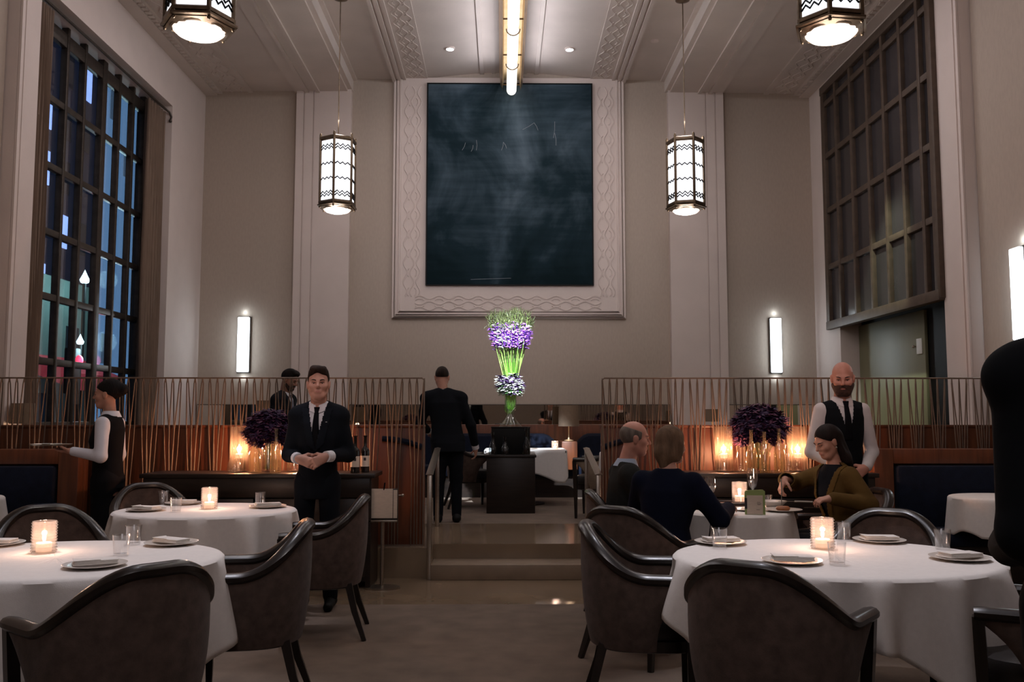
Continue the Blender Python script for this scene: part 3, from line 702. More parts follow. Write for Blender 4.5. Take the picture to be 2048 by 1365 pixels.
def hand_prims(w,d,n,side,curl=.6,f=1.,spread=.15,thumb=1.):
    """w wrist, d finger direction, n palm normal (the way the palm faces), side=+1 when the thumb lies toward d x n"""
    w=Vector(w); d=Vector(d).normalized(); n=Vector(n); n=(n-d*n.dot(d)).normalized(); t=d.cross(n)*side
    P=[(RC(w,w+d*.03*f,.024*f,.026*f),.02)]
    kn=[]
    for i,(o,L) in enumerate(((.031,.072),(.011,.080),(-.010,.075),(-.030,.060))):
        k0=w+d*.092*f+t*o*f-n*.002; kn.append(k0)
        P.append((RC(w+d*.025*f+t*o*.55*f,k0,.017*f,.0115*f),.018))
        p=k0; a=curl*(.55+.1*i); dr=(d*math.cos(a)+n*math.sin(a)+t*spread*(o*12)).normalized()
        for j,(q,r) in enumerate(((.45,.0095),(.32,.0085),(.23,.0075))):
            p2=p+dr*L*q*f; P.append((RC(p,p2,r*f,(r-.0008)*f),.005)); p=p2; a+=curl*.75; dr=(d*math.cos(a)+n*math.sin(a)+t*spread*(o*12)).normalized()
    b=w+d*.028*f+t*.026*f+n*.006; td=(t*.75+d*.6+n*.45*thumb).normalized()
    p=b+td*.042*f; P.append((RC(b,p,.016*f,.012*f),.012)); td=(d*.75+n*(.3+.5*curl)*thumb+t*.25).normalized(); P.append((RC(p,p+td*.034*f,.0115*f,.0095*f),.005)); p=p+td*.034*f
    td=(d*.7+n*(.3+.7*curl)*thumb).normalized(); P.append((RC(p,p+td*.024*f,.0095*f,.008*f),.004))
    return P

def limb(a,b,c,ra,rb,rc_,k=.03): return [(RC(a,b,ra,rb),k),(RC(b,c,rb,rc_),k)]

def person(label, loc, rz, skinc, H=1.78, seated=False, lean=(0,0), head=None, hrot=(0,0,0), arms=None, hands=None, outfit='suit', cloth=(.012,.013,.018),
           trouser=None, shirt=(.70,.70,.74), tie=(.004,.004,.006), cuff=.80, hair=None, hairc=(.02,.012,.008), fem=0., build=1., beard=None, brow=(.02,.012,.01), seat=.50, hh=.0055, extra=None, legs=None, name='person', face=True, over=None):
    o=root(name,label,'person',loc,rz)
    s=H/1.78; B=build*.885
    zh=(seat if seated else .93*s)                 # hip height
    zs=lambda z: (z-.93)*s+zh                      # torso heights (standing reference) -> actual
    off=lambda z: (lean[0]*(z-zh), lean[1]*(z-zh))
    def lv(L,ex=0.):
        r=[]
        for z,rx,ry,cy in L:
            zz=zs(z); ox,oy=off(zz); r.append((zz,ox,oy+cy,(rx*B+ex)*s,(ry*B+ex)*s))
        return r
    def J(x,y,z):
        zz=zs(z); ox,oy=off(zz); return (x*s+ox,y*s+oy,zz)
    hw=.187*B-.014*fem
    SH={-1:J(-hw,-.005,1.415),1:J(hw,-.005,1.415)}
    HC=head if head is not None else J(0,.035,1.655)
    HR=rotm(*hrot); hf=s*(.97 if fem else 1.0)
    torso=[(.80,.150,.105,0),(.90,.165,.11,-.01),(1.0,.150,.10,0),(1.12,.138-.01*fem,.098,.005),(1.26,.155-.01*fem,.108,.01),(1.36,.165-.015*fem,.108,.005),(1.43,.150-.02*fem,.085,0),(1.475,.085,.065,0),(1.50,.06,.056,.0)]
    # ---- body: one continuous skin
    body=[(LO(lv([(z,rx*.86,ry*.86,cy) for z,rx,ry,cy in torso])),.04)]
    A=arms or {}
    a_def={1:(J(.255*B,.0,1.13),J(.27*B,.10,.90)),-1:(J(-.255*B,.0,1.13),J(-.27*B,.10,.90))}
    AR={q:A.get(q,a_def[q]) for q in (-1,1)}
    AR={q:((AR[q][0][0]*.9,)+tuple(AR[q][0][1:]),AR[q][1]) for q in (-1,1)}
    for q in (-1,1):
        el,wr=AR[q]; body+=limb(SH[q],el,wr,.050*s,.040*s,.026*s)
        hd=(hands or {}).get(q)
        if hd is None:
            d=Vector(wr)-Vector(el); hd=dict(d=d,n=(-q,0.2,0),curl=.5)
        body+=[(p,max(k,.004)) for p,k in hand_prims(wr,hd['d'],hd['n'],hd.get('s',q),hd.get('curl',.6),.98*s*(.92 if fem else 1.),hd.get('spread',.12))]
    LG={}
    for q in (-1,1):
        hp=(q*.092*s,0,zh)
        if legs and q in legs: kn,an=legs[q]
        elif seated: kn=(q*.11*s,.44*s,zh+.0); an=(q*.12*s,.43*s,.08)
        else: kn=(q*.10*s,.01,.50*s); an=(q*.105*s,-.02,.075*s)
        LG[q]=(hp,kn,an); body+=[(RC(hp,kn,.078*s*B,.054*s),.03),(RC(kn,an,.054*s,.036*s),.03),(RC((an[0],an[1]-.02,.045),(an[0]*1.1,an[1]+.14*s,.03),.035,.028),.02)]
    hp_,T=head_prims(HC,HR,hf,fem,.94 if fem else 1.)
    nb=J(0,-.005,1.46); nk=T((0,-.022,-.055)); nr=(.047 if fem else .056)*s
    body+=[(RC(nb,nk,nr*1.1,nr),.03)]
    # head pieces are unioned afterwards so the sockets cut only the head
    body=body+[(p[0],p[1]) if len(p)<3 else p for p in hp_]
    V,Q=field(body,hh)
    # ---- facial details joined to the body mesh
    ex=[]
    sk=skin(skinc if isinstance(skinc,str) else '%d'%len(SK), SKC[skinc] if isinstance(skinc,str) else skinc)
    if face:
        ysurf=lambda x,z: (lambda yy,dd: yy[np.argmax(dd<0)] if (dd<0).any() else .05)(np.linspace(.14,.0,71), evalp(hp_, np.array([T((x,y,z)) for y in np.linspace(.14,.0,71)])))
        e=MB()
        for q in (-1,1):
            e.cur=1; e.ball(T((q*.031,ysurf(q*.031,.004)-.0075,.004)),.0105*hf,10,8)
            e.cur=2; e.ball(T((q*.031,ysurf(q*.031,.004)-.0005,.003)),.0048*hf,8,6)
            e.cur=3; pts=[]
            for u in np.linspace(0,1,6):
                x=.014+.036*u; z=.023+.007*math.sin(u*2.4); pts.append(T((q*x,ysurf(q*x,z)+.0005,z)))
            e.tube(pts,[.0028,.0042,.0042,.0038,.003,.0015],5)
            e.cur=3; e.tube([T((q*x,ysurf(q*x,.0105)+.0005,.0105-.003*abs(x-.031)/.014)) for x in np.linspace(.018,.045,5)],.0016,5)
        e.cur=4
        for z,r in ((-.0555,.0036),(-.0635,.0045)):
            e.tube([T((x,ysurf(x,z)-.0012,z+(.0012 if abs(x)<.006 and z>-.06 else 0)-.12*abs(x)*(1 if z>-.06 else -1)*.6)) for x in np.linspace(-.022,.022,7)],[r*.3,r*.8,r,r*.95,r,r*.8,r*.3],6)
        ex=[e]
    bm_=[sk,M['eyewhite'],M['iris'],mat('brow',brow,.8,var=.1),mat('lips',tuple(c*f_ for c,f_ in zip(SKC.get(skinc,(.5,.25,.2)),(.78,.52,.55))),.5,var=.05)]
    npobj('body',V,Q,bm_,o,ex)
    # ---- hair
    hm=mat('hair',hairc,.7,var=.35,vscale=30,bump=.3,bscale=90,stretch=(1,1,.25),spec=.15)
    def hob(prims,nm='hair',h=.0045,cut=None,m=None):
        v,q=field(prims,h,cut=cut); v=relax(v,q,1,.4); return npobj(nm,v,q,m or hm,o)
    inv=lambda P: ((P-V3(HC))@HR)/hf
    E=lambda p,r,k=.02: (EL(T(p),[x*hf for x in r],HR),k)
    C=lambda a,b,ra,rb,k=.03: (RC(T(a),T(b),ra*hf,rb*hf),k)
    if hair=='short':
        hob([E((0,-.018,.040),(.082,.102,.093)),E((0,.012,.098),(.062,.070,.034),.04),E((.012,.060,.108),(.048,.036,.026),.02),E((-.024,.05,.106),(.03,.030,.022),.02),E((.03,.02,.122),(.03,.04,.018),.02)]+[E((x,y,.124),(.017,.022,.012),.012) for x,y in ((-.04,.02),(0,.045),(.035,.035),(.03,-.02),(-.02,-.02))],
            cut=lambda P:(lambda q:(.034+.62*q[...,1]-q[...,2]+.006*np.sin(q[...,0]*80+1)*(q[...,1]>.03)-.030*np.exp(-((q[...,1]-.012)/.010)**2)*(np.abs(q[...,0])>.06)))(inv(P)))
    elif hair=='crop':
        hob([E((0,-.016,.038),(.080,.100,.092)),E((0,.0,.100),(.055,.07,.030))],cut=lambda P:(lambda q:(.022+.55*q[...,1]-q[...,2]))(inv(P)))
    elif hair=='sides':
        hob([E((0,-.016,.030),(.082,.100,.086))],cut=lambda P:(lambda q:np.maximum(np.maximum(-.030+.5*np.maximum(q[...,1],-.02)-q[...,2], q[...,2]-(.062-.25*q[...,1])), q[...,1]-.035))(inv(P)))
    elif hair=='bun':
        hob([E((0,-.018,.040),(.083,.104,.094)),E((0,-.05,.062),(.078,.085,.080),.03),E((0,-.138,.045),(.052,.046,.052)),E((0,-.09,.03),(.05,.05,.05),.03)],cut=lambda P:(lambda q:np.where(q[...,1]<-.07,-1,(.022+.62*q[...,1]-q[...,2])))(inv(P)))
    elif hair=='bob':
        hob([E((0,-.026,.038),(.094,.108,.098)),E((0,-.055,-.05),(.092,.075,.085),.04),C((-.075,-.02,.0),(-.080,-.005,-.10),.030,.026),C((.075,-.02,.0),(.080,-.005,-.10),.030,.026),C((0,-.08,-.06),(0,-.07,-.14),.055,.035)],cut=lambda P:(lambda q:np.minimum(q[...,1]-.02-.25*np.maximum(q[...,2],-.2)*1.6, .03+.62*q[...,1]-q[...,2]))(inv(P)))
    elif hair=='long':
        hob([E((0,-.022,.040),(.086,.104,.095)),C((0,-.07,.0),(0,-.085,-.18),.066,.055,.04),C((-.060,-.035,.0),(-.066,-.055,-.18),.022,.030),C((.060,-.035,.0),(.066,-.055,-.18),.022,.030),C((.045,-.07,-.16),(.055,-.06,-.27),.04,.02),C((-.045,-.07,-.16),(-.055,-.07,-.27),.04,.02)],cut=lambda P:(lambda q:np.minimum(np.maximum(q[...,1]+.012+.25*np.minimum(q[...,2]+.02,0),-q[...,2]*0-1), .030+.62*q[...,1]-q[...,2]-.022*np.clip(np.abs(q[...,0])/.07,0,1)))(inv(P)))
    if beard:
        c_=lambda P:(lambda q:np.maximum(np.maximum(q[...,2]+beard.get('top',.030)+.0*q[...,1], -q[...,1]-.005), -(np.hypot(q[...,0]/.020,(q[...,2]+.060)/.0065)-1)*.008 if beard.get('mouth',True) else -1.))(inv(P))
        t=beard.get('t',.006)
        hob([E((0,.018,-.030),(.061+t,.070+t,.082+t),.03),C((-.018,.060,-.094),(.018,.060,-.094),.021+t,.021+t),C((-.05,-.004,-.05),(-.026,.05,-.088),.02+t,.02+t),C((.05,-.004,-.05),(.026,.05,-.088),.02+t,.02+t),C((-.018,.083,-.050),(.018,.083,-.050),.0105+t*.4,.0105+t*.4,.012)],'beard',.004,cut=c_,m=mat('beard',beard.get('c',(.03,.015,.01)),.8,var=.4,vscale=50,bump=.4,bscale=120))
    # ---- clothes
    cm=lambda nm,c: mat(nm,c,.9,var=.18,vscale=9,bump=.18,bscale=14,spec=.12)
    trm=cm('trouser_cloth',trouser or cloth); shm=mat('shirt_cloth',shirt,.85,var=.04,vscale=12,bump=.15,bscale=18)
    legsP=[]
    for q in (-1,1):
        hp,kn,an=LG[q]; legsP+=[(RC(hp,kn,.100*s*B,.072*s),.06),(RC(kn,(an[0],an[1],an[2]+.01),.070*s,.055*s),.03)]
    tl_=[(.84,.165,.12,0),(.93,.178,.128,-.01),(1.02,.16,.112,0),(1.06,.155,.108,0)] if not seated else [(.86,.165,.125,0),(.94,.175,.13,0),(1.06,.155,.11,0)]
    v,q=field(legsP+[(LO(lv(tl_)),.05)],.009); v=relax(v,q,2); npobj('trousers',v,q,trm,o)
    for q in (-1,1):
        an=LG[q][2]; v,f_=field([(RC((an[0],an[1]-.035,.042),(an[0]*1.15,an[1]+.17*s,.030),.042,.034),.02),(RC((an[0],an[1]-.02,.05),(an[0],an[1],.10),.042,.045),.03)],.008,cut=lambda P:.004-P[...,2]); npobj('shoe',v,f_,M['black'],o)
    J_=dict(jk=[(.80,.188,.138,-.01),(.90,.192,.14,-.01),(1.0,.182,.13,0),(1.12,.172,.126,.005),(1.26,.186,.134,.01),(1.36,.196,.132,.005),(1.43,.176,.108,0),(1.475,.115,.085,-.01),(1.505,.075,.070,-.012)],
            vs=[(.86,.176,.132,-.005),(1.0,.170,.128,0),(1.12,.164,.126,.005),(1.26,.180,.138,.01),(1.36,.186,.136,.005),(1.43,.176,.112,0),(1.475,.112,.092,-.005)],
            sh=[(.98,.152,.108,0),(1.12,.148,.110,.005),(1.26,.164,.122,.01),(1.36,.174,.122,.005),(1.43,.162,.098,0),(1.475,.105,.078,0),(1.49,.075,.066,0)])
    if fem:
        for k_ in J_: J_[k_]=[(z,rx-.012*(z>1.05 and z<1.45)-.012*(1.08<z<1.2),ry+(.012 if 1.2<z<1.34 else 0),cy+(.01 if 1.2<z<1.34 else 0)) for z,rx,ry,cy in J_[k_]]
    def sleeves(r0,r1,r2,stop=.93,k=.05):
        P=[]
        for q in (-1,1):
            el,wr=AR[q]; e2=tuple(Vector(el).lerp(Vector(wr),stop)); P+=[(RC(SH[q],el,r0*s,r1*s),k),(RC(el,e2,r1*s,r2*s),.02)]
        return P
    zt=zs(1.50)
    def torso_uv(P_):   # coordinates relative to the leaning spine
        zz=P_[:,2]; return P_[:,0]-lean[0]*(zz-zh), P_[:,1]-lean[1]*(zz-zh), (zz-zh)/s+.93
    def frontcut(v,q,vb,vt,hw_): # faces inside the front V opening
        c=v[q].mean(1); x,y,z=torso_uv(c); w_=hw_*np.clip((z-vb)/(vt-vb),0,1.3); return (y>0)&(np.abs(x)<w_*s)&(z>vb), x, y, z, w_
    def cuffs(r,a=.80,b=1.04):
        if cuff is None: return
        for q in (-1,1):
            el,wr=Vector(AR[q][0]),Vector(AR[q][1]); MB().tube([el.lerp(wr,a),el.lerp(wr,(a+b)/2),el.lerp(wr,b)],[r*s*1.02,r*s,r*s*.98],14).build('cuff',shm,o)
    def collar(m,r=.064,z0=1.462,z1=1.515,op=.5):
        P=MB(); rows=[]
        for z,rr in ((z0,r*1.22),(z1,r),(z1+.004,r*1.04),(z0+.006,r*1.42)):
            row=[]
            for i in range(29):
                a=PI/2+op*.35+(2*PI-op*.7)*i/28; dip=-.022*max(0,math.sin(a))**4 if z>z0+.01 else -.030*max(0,math.sin(a))**4
                p=J(rr*math.cos(a),rr*1.0*math.sin(a)-.004,z+dip); row.append(p)
            rows.append(row)
        return P.grid(rows).build('collar',m,o,fix=False)
    def neck_tie(v,m,w0=.016,zb=1.02,lift=.010):
        z=v[:,2]; x,y,zr=torso_uv(v); rows=[]
        for zz in np.linspace(1.462,zb,16):
            k_=(np.abs(x)<.018)&(np.abs(zr-zz)<.012)&(y>0)
            yy=y[k_].max() if k_.any() else .1
            wd=w0+(.040-w0)*min(1,(1.462-zz)/.34)*.95; ox,oy=off(zs(zz))
            rows.append([(ox+u*wd*s,oy+yy+lift-.35*abs(u)*abs(u)*.010,zs(zz)) for u in (-1,-.5,0,.5,1)])
        P=MB().grid(rows); kx=rows[0][2]; P.add([(kx[0]+a*s,kx[1]+b_,kx[2]+c*s) for a,b_,c in ((-.022,.0,.022),(.022,.0,.022),(.014,.012,-.02),(-.014,.012,-.02),(-.018,-.02,.02),(.018,-.02,.02),(.012,-.012,-.022),(-.012,-.012,-.022))],[(0,1,2,3),(4,7,6,5),(0,4,5,1),(3,2,6,7),(0,3,7,4),(1,5,6,2)])
        t_=P.build('tie',m,o); sm=t_.modifiers.new('s','SOLIDIFY'); sm.thickness=.005; return t_
    tm=mat('tie_cloth',tie or (0,0,0),.85,var=.1,spec=.12)
    if outfit=='suit':
        pr=[(LO(lv(J_['jk'])),.05)]+sleeves(.066,.056,.047,cuff or .93)+[(RC(J(-.13,-.01,1.44),J(-.222*B,-.005,1.418),.05*s,.054*s),.04),(RC(J(.13,-.01,1.44),J(.222*B,-.005,1.418),.05*s,.054*s),.04)]
        pr+=[(RC(J(q_*.05,-.012,1.478),J(q_*.17*B,-.005,1.432),.056*s,.056*s),.05) for q_ in (-1,1)]
        v,q=field(pr,.007); v=relax(v,q,2,.4); nv=normals(v,q)
        jm=cm('suit_cloth',cloth)
        vm,x,y,z,w_=frontcut(v,q,1.17,1.50,.068)
        a,b_=sub(v-nv*.005,q,vm); npobj('shirt',a,b_,shm,o)
        lm=(y>0)&(~vm)&(np.abs(x)<(w_+.055*np.clip((z-1.15)/.06,0,1))*s)&(z>1.15)&(z<1.47)
        a,b_=sub(v,q,~vm); jo=npobj('jacket',a,b_,jm,o)
        a,b_=sub(v+nv*.006,q,lm); lo_=npobj('lapel',a,b_,cm('lapel_cloth',tuple(c*1.25 for c in cloth)),jo); sm=lo_.modifiers.new('s','SOLIDIFY'); sm.thickness=.005
        collar(shm); 
        if tie: neck_tie(v-nv*.005,tm,zb=1.16,lift=.008)
        cuffs(.0415)
    elif outfit=='vest':
        v,q=field([(LO(lv(J_['sh'])),.025)]+sleeves(.058,.051,.038,.97,.025),.007); v=relax(v,q,2,.4); npobj('shirt',v,q,shm,o)
        v2,q2=field([(LO(lv(J_['vs'])),.04)]+[(RC(J(q_*.080,-.004,1.452),J(q_*.152*B,-.005,1.432),.040*s,.048*s),.03) for q_ in (-1,1)],.007); v2=relax(v2,q2,2,.4)
        vm,x,y,z,w_=frontcut(v2,q2,1.21,1.50,.074); a,b_=sub(v2,q2,~vm); npobj('waistcoat',a,b_,cm('waistcoat_cloth',cloth),o)
        collar(shm)
        if tie: neck_tie(v2,tm,zb=1.19,lift=.004)
    elif outfit=='open':      # open jacket over a dark top
        v,q=field([(LO(lv(J_['sh'])),.04)],.008); v=relax(v,q,2,.4); npobj('top',v,q,cm('top_cloth',(.01,.01,.013)),o)
        v,q=field([(LO(lv(J_['jk'])),.05)]+sleeves(.066,.060,.048,.95),.007); v=relax(v,q,2,.4); nv=normals(v,q)
        c=v[q].mean(1); x,y,z=torso_uv(c); vm=(y>0)&(np.abs(x)<(.022+.10*np.clip((z-1.12)/.4,0,1))*s)
        a,b_=sub(v,q,~vm); jo=npobj('jacket',a,b_,cm('jacket_cloth',cloth),o)
        lm=(y>0)&(~vm)&(np.abs(x)<(.022+.10*np.clip((z-1.12)/.4,0,1)+.04)*s); a,b_=sub(v+nv*.006,q,lm); lo_=npobj('lapel',a,b_,cm('lapel_cloth',tuple(c_*1.2 for c_ in cloth)),jo); sm=lo_.modifiers.new('s','SOLIDIFY'); sm.thickness=.005
    elif outfit=='sweater':
        v,q=field([(LO(lv(J_['jk'])),.05)]+sleeves(.074,.064,.050,.97),.008); v=relax(v,q,2,.4); npobj('sweater',v,q,cm('sweater_knit',cloth),o)
    elif outfit=='blazer':
        v,q=field([(LO(lv(J_['jk'])),.05)]+sleeves(.068,.058,.048)+[(RC(J(q_*.15,-.01,1.43),J(q_*.21*B,-.005,1.40),.05*s,.058*s),.05) for q_ in (-1,1)],.007); v=relax(v,q,2,.4); nv=normals(v,q)
        vm,x,y,z,w_=frontcut(v,q,1.12,1.50,.075); a,b_=sub(v-nv*.005,q,vm); npobj('shirt',a,b_,shm,o); a,b_=sub(v,q,~vm); npobj('jacket',a,b_,cm('blazer_cloth',cloth),o); collar(shm,r=.066); cuffs(.040)
    if extra: extra(o,T,J)
    return o
SKC=dict(fair=(.50,.27,.20),warm=(.46,.235,.165),tan=(.30,.15,.10),ruddy=(.50,.235,.17))
M['eyewhite']=mat('eye_white',(.30,.26,.23),.3,var=.05); M['iris']=mat('iris',(.02,.012,.01),.2,var=.1)
# ================================================================ CHAIRS AND TABLES
def sst(a,b,x): t=max(0,min(1,(x-a)/(b-a))); return t*t*(3-2*t)
def plan(t):
    a=abs(t); s=1 if t>=0 else -1
    if a<.62: f=a/.62*PI/2; return (s*.285*math.sin(f)**.92, -.04-.245*math.cos(f)**.92)
    return (s*(.285+.012*(a-.62)/.38), -.04+.27*(a-.62)/.38)
zr=lambda t: .652+.208*(1-sst(.07,.70,abs(t)))
def make_chair(label, fab=None, group='dark tub dining chairs', name='dining_chair'):
    fab=fab or M['mohair']
    o=root(name,label,'chair',(0,0,0),0,group)
    NU,NH=45,12; Ro,Ri=[],[]
    for h in np.linspace(0,1,NH):
        tl=1-.24*(1-h**2.6); ro,ri=[],[]
        for u in np.linspace(-1,1,NU):
            t=u*tl; x,y=plan(t); sc_=.84+.16*h**.8; zz=.33+(zr(t)-.012-.33)*h
            x2,y2=plan(max(-1,min(1,t+.01))); x1,y1=plan(max(-1,min(1,t-.01))); nx,ny=(y2-y1),-(x2-x1); L_=math.hypot(nx,ny) or 1; nx/=L_; ny/=L_
            th=.020+.016*math.sin(PI*min(1,h*.9+.1)); e_=min(1,(1-abs(u))*9)**.5 if abs(u)<1 else 0
            th=th*(.35+.65*e_)
            ro.append((x*sc_+nx*th,y*sc_+ny*th,zz)); ri.append((x*sc_-nx*th,y*sc_-ny*th,zz))
        Ro.append(ro); Ri.append(ri)
    m=MB(); m.grid([a+b[::-1] for a,b in zip(Ro,Ri)],closed_u=True); n=2*NU
    m.add(Ro[0]+Ri[0],[(i,i+1,NU+i+1,NU+i) for i in range(NU-1)]); m.add(Ro[-1]+Ri[-1],[(i,i+1,NU+i+1,NU+i) for i in range(NU-1)])
    m.build('back_shell',fab,o)
    r=MB(); ts=np.linspace(-1,1,57); r.tube([(plan(t)[0],plan(t)[1],zr(t)+.006) for t in ts],[.034 if abs(t)<.97 else .030 for t in ts],10,sx=.80,sy=1.05,up=(0,0,1)); r.build('top_rail',M['chairw'],o)
    s=MB(); pts=[]
    rows=[]
    for z,k in ((.365,.90),(.375,.97),(.40,1.0),(.445,1.0),(.468,.95),(.478,.80),(.482,.4),(.483,.0)):
        row=[]
        for i in range(36):
            a=2*PI*i/36; c_,s_=math.cos(a),math.sin(a); q=(abs(c_)**3.2+abs(s_)**3.2)**(-1/3.2); row.append((.225*q*c_*k,.012+.235*q*s_*k,z))
        rows.append(row)
    s.grid(rows,closed_u=True); s.add(rows[0],[tuple(range(36))]); s.build('seat',M['leather'],o)
    f=MB(); rows=[]
    for z,k in ((.315,.95),(.32,1.),(.37,1.),(.372,.9)):
        rows.append([(.232*k*math.cos(2*PI*i/36)*(abs(math.cos(2*PI*i/36))**3.2+abs(math.sin(2*PI*i/36))**3.2)**(-1/3.2),.012+.238*k*math.sin(2*PI*i/36)*(abs(math.cos(2*PI*i/36))**3.2+abs(math.sin(2*PI*i/36))**3.2)**(-1/3.2),z) for i in range(36)])
    f.grid(rows,closed_u=True); f.add(rows[0],[tuple(range(36))]); f.add(rows[-1],[tuple(range(36))]); f.build('seat_frame',M['chairw'],o)
    for q in (-1,1):
        MB().tube([(q*.268,.205,.0),(q*.272,.207,.30),(q*.285,.212,.50),(q*.294,.216,.648)],[.020,.029,.031,.030],4,up=(.7,.7,0)).build('leg',M['chairw'],o)
        MB().tube([(q*.235,-.30,.0),(q*.205,-.235,.18),(q*.185,-.195,.345)],[.019,.026,.031],4,up=(.7,.7,0)).build('leg',M['chairw'],o)
    return o
D_=math.radians
ch0=make_chair('tub chair with its back to us at the near table with four tumblers')
def chair(x,y,ang,label,z=0,first=[True]):
    """ang: the way the chair faces, degrees from +X"""
    rz=D_(ang-90)
    if first[0]: first[0]=False; ch0.location=(x,y,z); ch0.rotation_euler=(0,0,rz); ch0['label']=label; return ch0
    return copy_tree(ch0,None,(x,y,z),rz,label)
chair(1.03,3.48,53,'big dark tub chair, back to us, before the four-tumbler table')
chair(-1.42,3.42,138,'big dark tub chair, back to us, before the candle table at the photo edge')
chair(.69,4.46,-8,'dark tub chair on the aisle side of the four-tumbler table, seat showing')
chair(-1.25,4.52,190,'dark tub chair with its rail catching light, between the two white tables by the aisle')
chair(-1.19,6.0,186,'dark tub chair standing below the suited man, legs on the aisle floor')
chair(-2.52,5.16,-52,'dark tub chair behind the near candle table, below the waitress')
chair(-2.86,4.62,-10,'dark tub chair at the photo edge behind the near candle table, mostly out of frame')
chair(-2.62,6.93,-52,'dark tub chair beyond the smaller white table, beside the waitress')
chair(2.02,4.86,236,'dark tub chair facing us across the four-tumbler table, below the olive jacket')
chair(2.14,3.62,150,'dark tub chair at the lower corner beside the suited person in front')
chair(.83,5.46,50,'dark tub chair of the diner in navy seen from behind')
chair(.90,6.42,0,'dark tub chair of the bald diner in a grey jacket')
chair(2.46,6.52,186,'dark tub chair of the diner in the olive jacket')
chair(-.42,11.6,10,'dark tub chair beyond the steps beside the man seen from behind',UP)
tc_=make_chair('taupe tub chair beyond the steps, beside the small white table',M['taupe'],None); tc_.location=(1.10,10.5,UP); tc_.rotation_euler=(0,0,D_(165-90))

def table(x,y,z,rx,ry,label,rect=False,zb=0.):
    o=root('dining_table',label,'table',(x,y,zb),0); zt=z-zb
    if rect: boxo('table_top',M['darkw'],(-rx,rx,-ry,ry,zt-.035,zt-.006),o,.004)
    else: MB().lathe([(0,zt-.035),(.97,zt-.035),(.985,zt-.02),(.975,zt-.006),(0,zt-.006)],40,sx=rx,sy=ry).build('table_top',M['darkw'],o)
    MB().lathe([(.045,.03),(.045,zt-.036)],16).build('column',M['darkw'],o); MB().lathe([(0,0),(.26,0),(.26,.02),(.06,.045),(0,.045)],24).build('base',M['darkw'],o)
    return o
def cloth(x,y,z,rx,ry,label,Lx,Ly,rot=0.,folds=10,amp=.035,seed=1,rect=False,floor=0.02,group='white tablecloths'):
    rs=np.random.RandomState(seed); NA=220; rows=[]
    ph=rs.rand(4)*6.28
    def Rt(a):
        c,s=abs(math.cos(a)),abs(math.sin(a))
        if rect: return (( (c/rx)**14+(s/ry)**14 )**(-1/14))
        return 1/math.sqrt((c/rx)**2+(s/ry)**2)
    def Rc(a):
        c,s=abs(math.cos(a-rot)),abs(math.sin(a-rot)); return ((c/Lx)**16+(s/Ly)**16)**(-1/16)
    A=[2*PI*i/NA for i in range(NA)]
    for k in (.0,.35,.7,.9,.975): rows.append([(Rt(a)*k*math.cos(a),Rt(a)*k*math.sin(a),z) for a in A])
    rows.append([(Rt(a)*.995*math.cos(a),Rt(a)*.995*math.sin(a),z-.003) for a in A])
    for t in np.linspace(0,1,14):
        row=[]
        for a in A:
            R=Rt(a); dr=max(.05,min(Rc(a)-R,z-floor))
            w=.75*math.sin(folds*a+ph[0]+.9*math.sin(2*a+ph[1]))+.3*math.sin((folds*2-3)*a+ph[2])+.2*math.sin(3*a+ph[3])
            o_=.006+amp*(t**.75)*(w+.25)+.05*t*dr
            row.append(((R+o_)*math.cos(a),(R+o_)*math.sin(a),z-.012-(dr-.012)*t))
        rows.append(row)
    ob=MB().grid(rows,closed_u=True).build('tablecloth',M['linen'],None); ob.location=(x,y,0)
    sm=ob.modifiers.new('t','SOLIDIFY'); sm.thickness=.003; sm.offset=1
    return tag(ob,label,'tablecloth',group)
TZ=.76
table(1.53,4.20,TZ-.004,.72,.58,'round dining table under the white cloth with four tumblers')
cloth(1.53,4.20,TZ,.73,.60,'white cloth on the near round table with four tumblers',.90,.86,D_(-15),13,.062,3)
table(-2.03,4.18,TZ-.004,.72,.57,'round dining table under the white cloth with the candle at the photo edge')
cloth(-2.03,4.18,TZ,.735,.59,'white cloth on the near round table by the photo edge',1.06,1.0,D_(20),13,.058,5)
table(-2.05,6.32,TZ-.004,.60,.50,'round dining table under the smaller white cloth below the suited man')
cloth(-2.05,6.32,TZ,.61,.51,'white cloth on the smaller round table below the suited man',.92,.9,D_(40),12,.055,8)
table(1.60,6.38,TZ-.004,.40,.48,'small dining table of the seated diners')
cloth(1.60,6.38,TZ,.41,.50,'white cloth on the small table of the seated diners',.78,.80,D_(10),10,.05,11)
table(-4.34,7.28,TZ-.004,.32,.32,'small table before the navy booth at the photo edge')
cloth(-4.34,7.28,TZ,.33,.34,'white cloth on the table before the booth at the photo edge',.50,.50,D_(30),7,.02,13,floor=.50)
table(4.02,7.30,TZ-.004,.38,.32,'small table before the navy booth beside the suited person')
cloth(4.02,7.30,TZ,.39,.34,'white cloth on the table before the booth, beside the suited person',.64,.60,D_(25),7,.022,15,floor=.46)
table(.30,12.0,UP+TZ-.044,.52,.36,'square table beyond the pedestal, under a white cloth',True,UP)
cloth(.30,12.0,UP+TZ-.04,.53,.37,'white square cloth on the table beyond the pedestal',.83,.66,0,5,.012,17,True,floor=UP+.3)
table(1.48,9.6,UP+TZ-.004,.40,.40,'table behind the bald diner on the raised floor',True,UP)
cloth(1.48,9.6,UP+TZ,.41,.41,'white cloth on the raised table behind the bald diner',.72,.72,0,5,.012,19,True,floor=UP+.25)

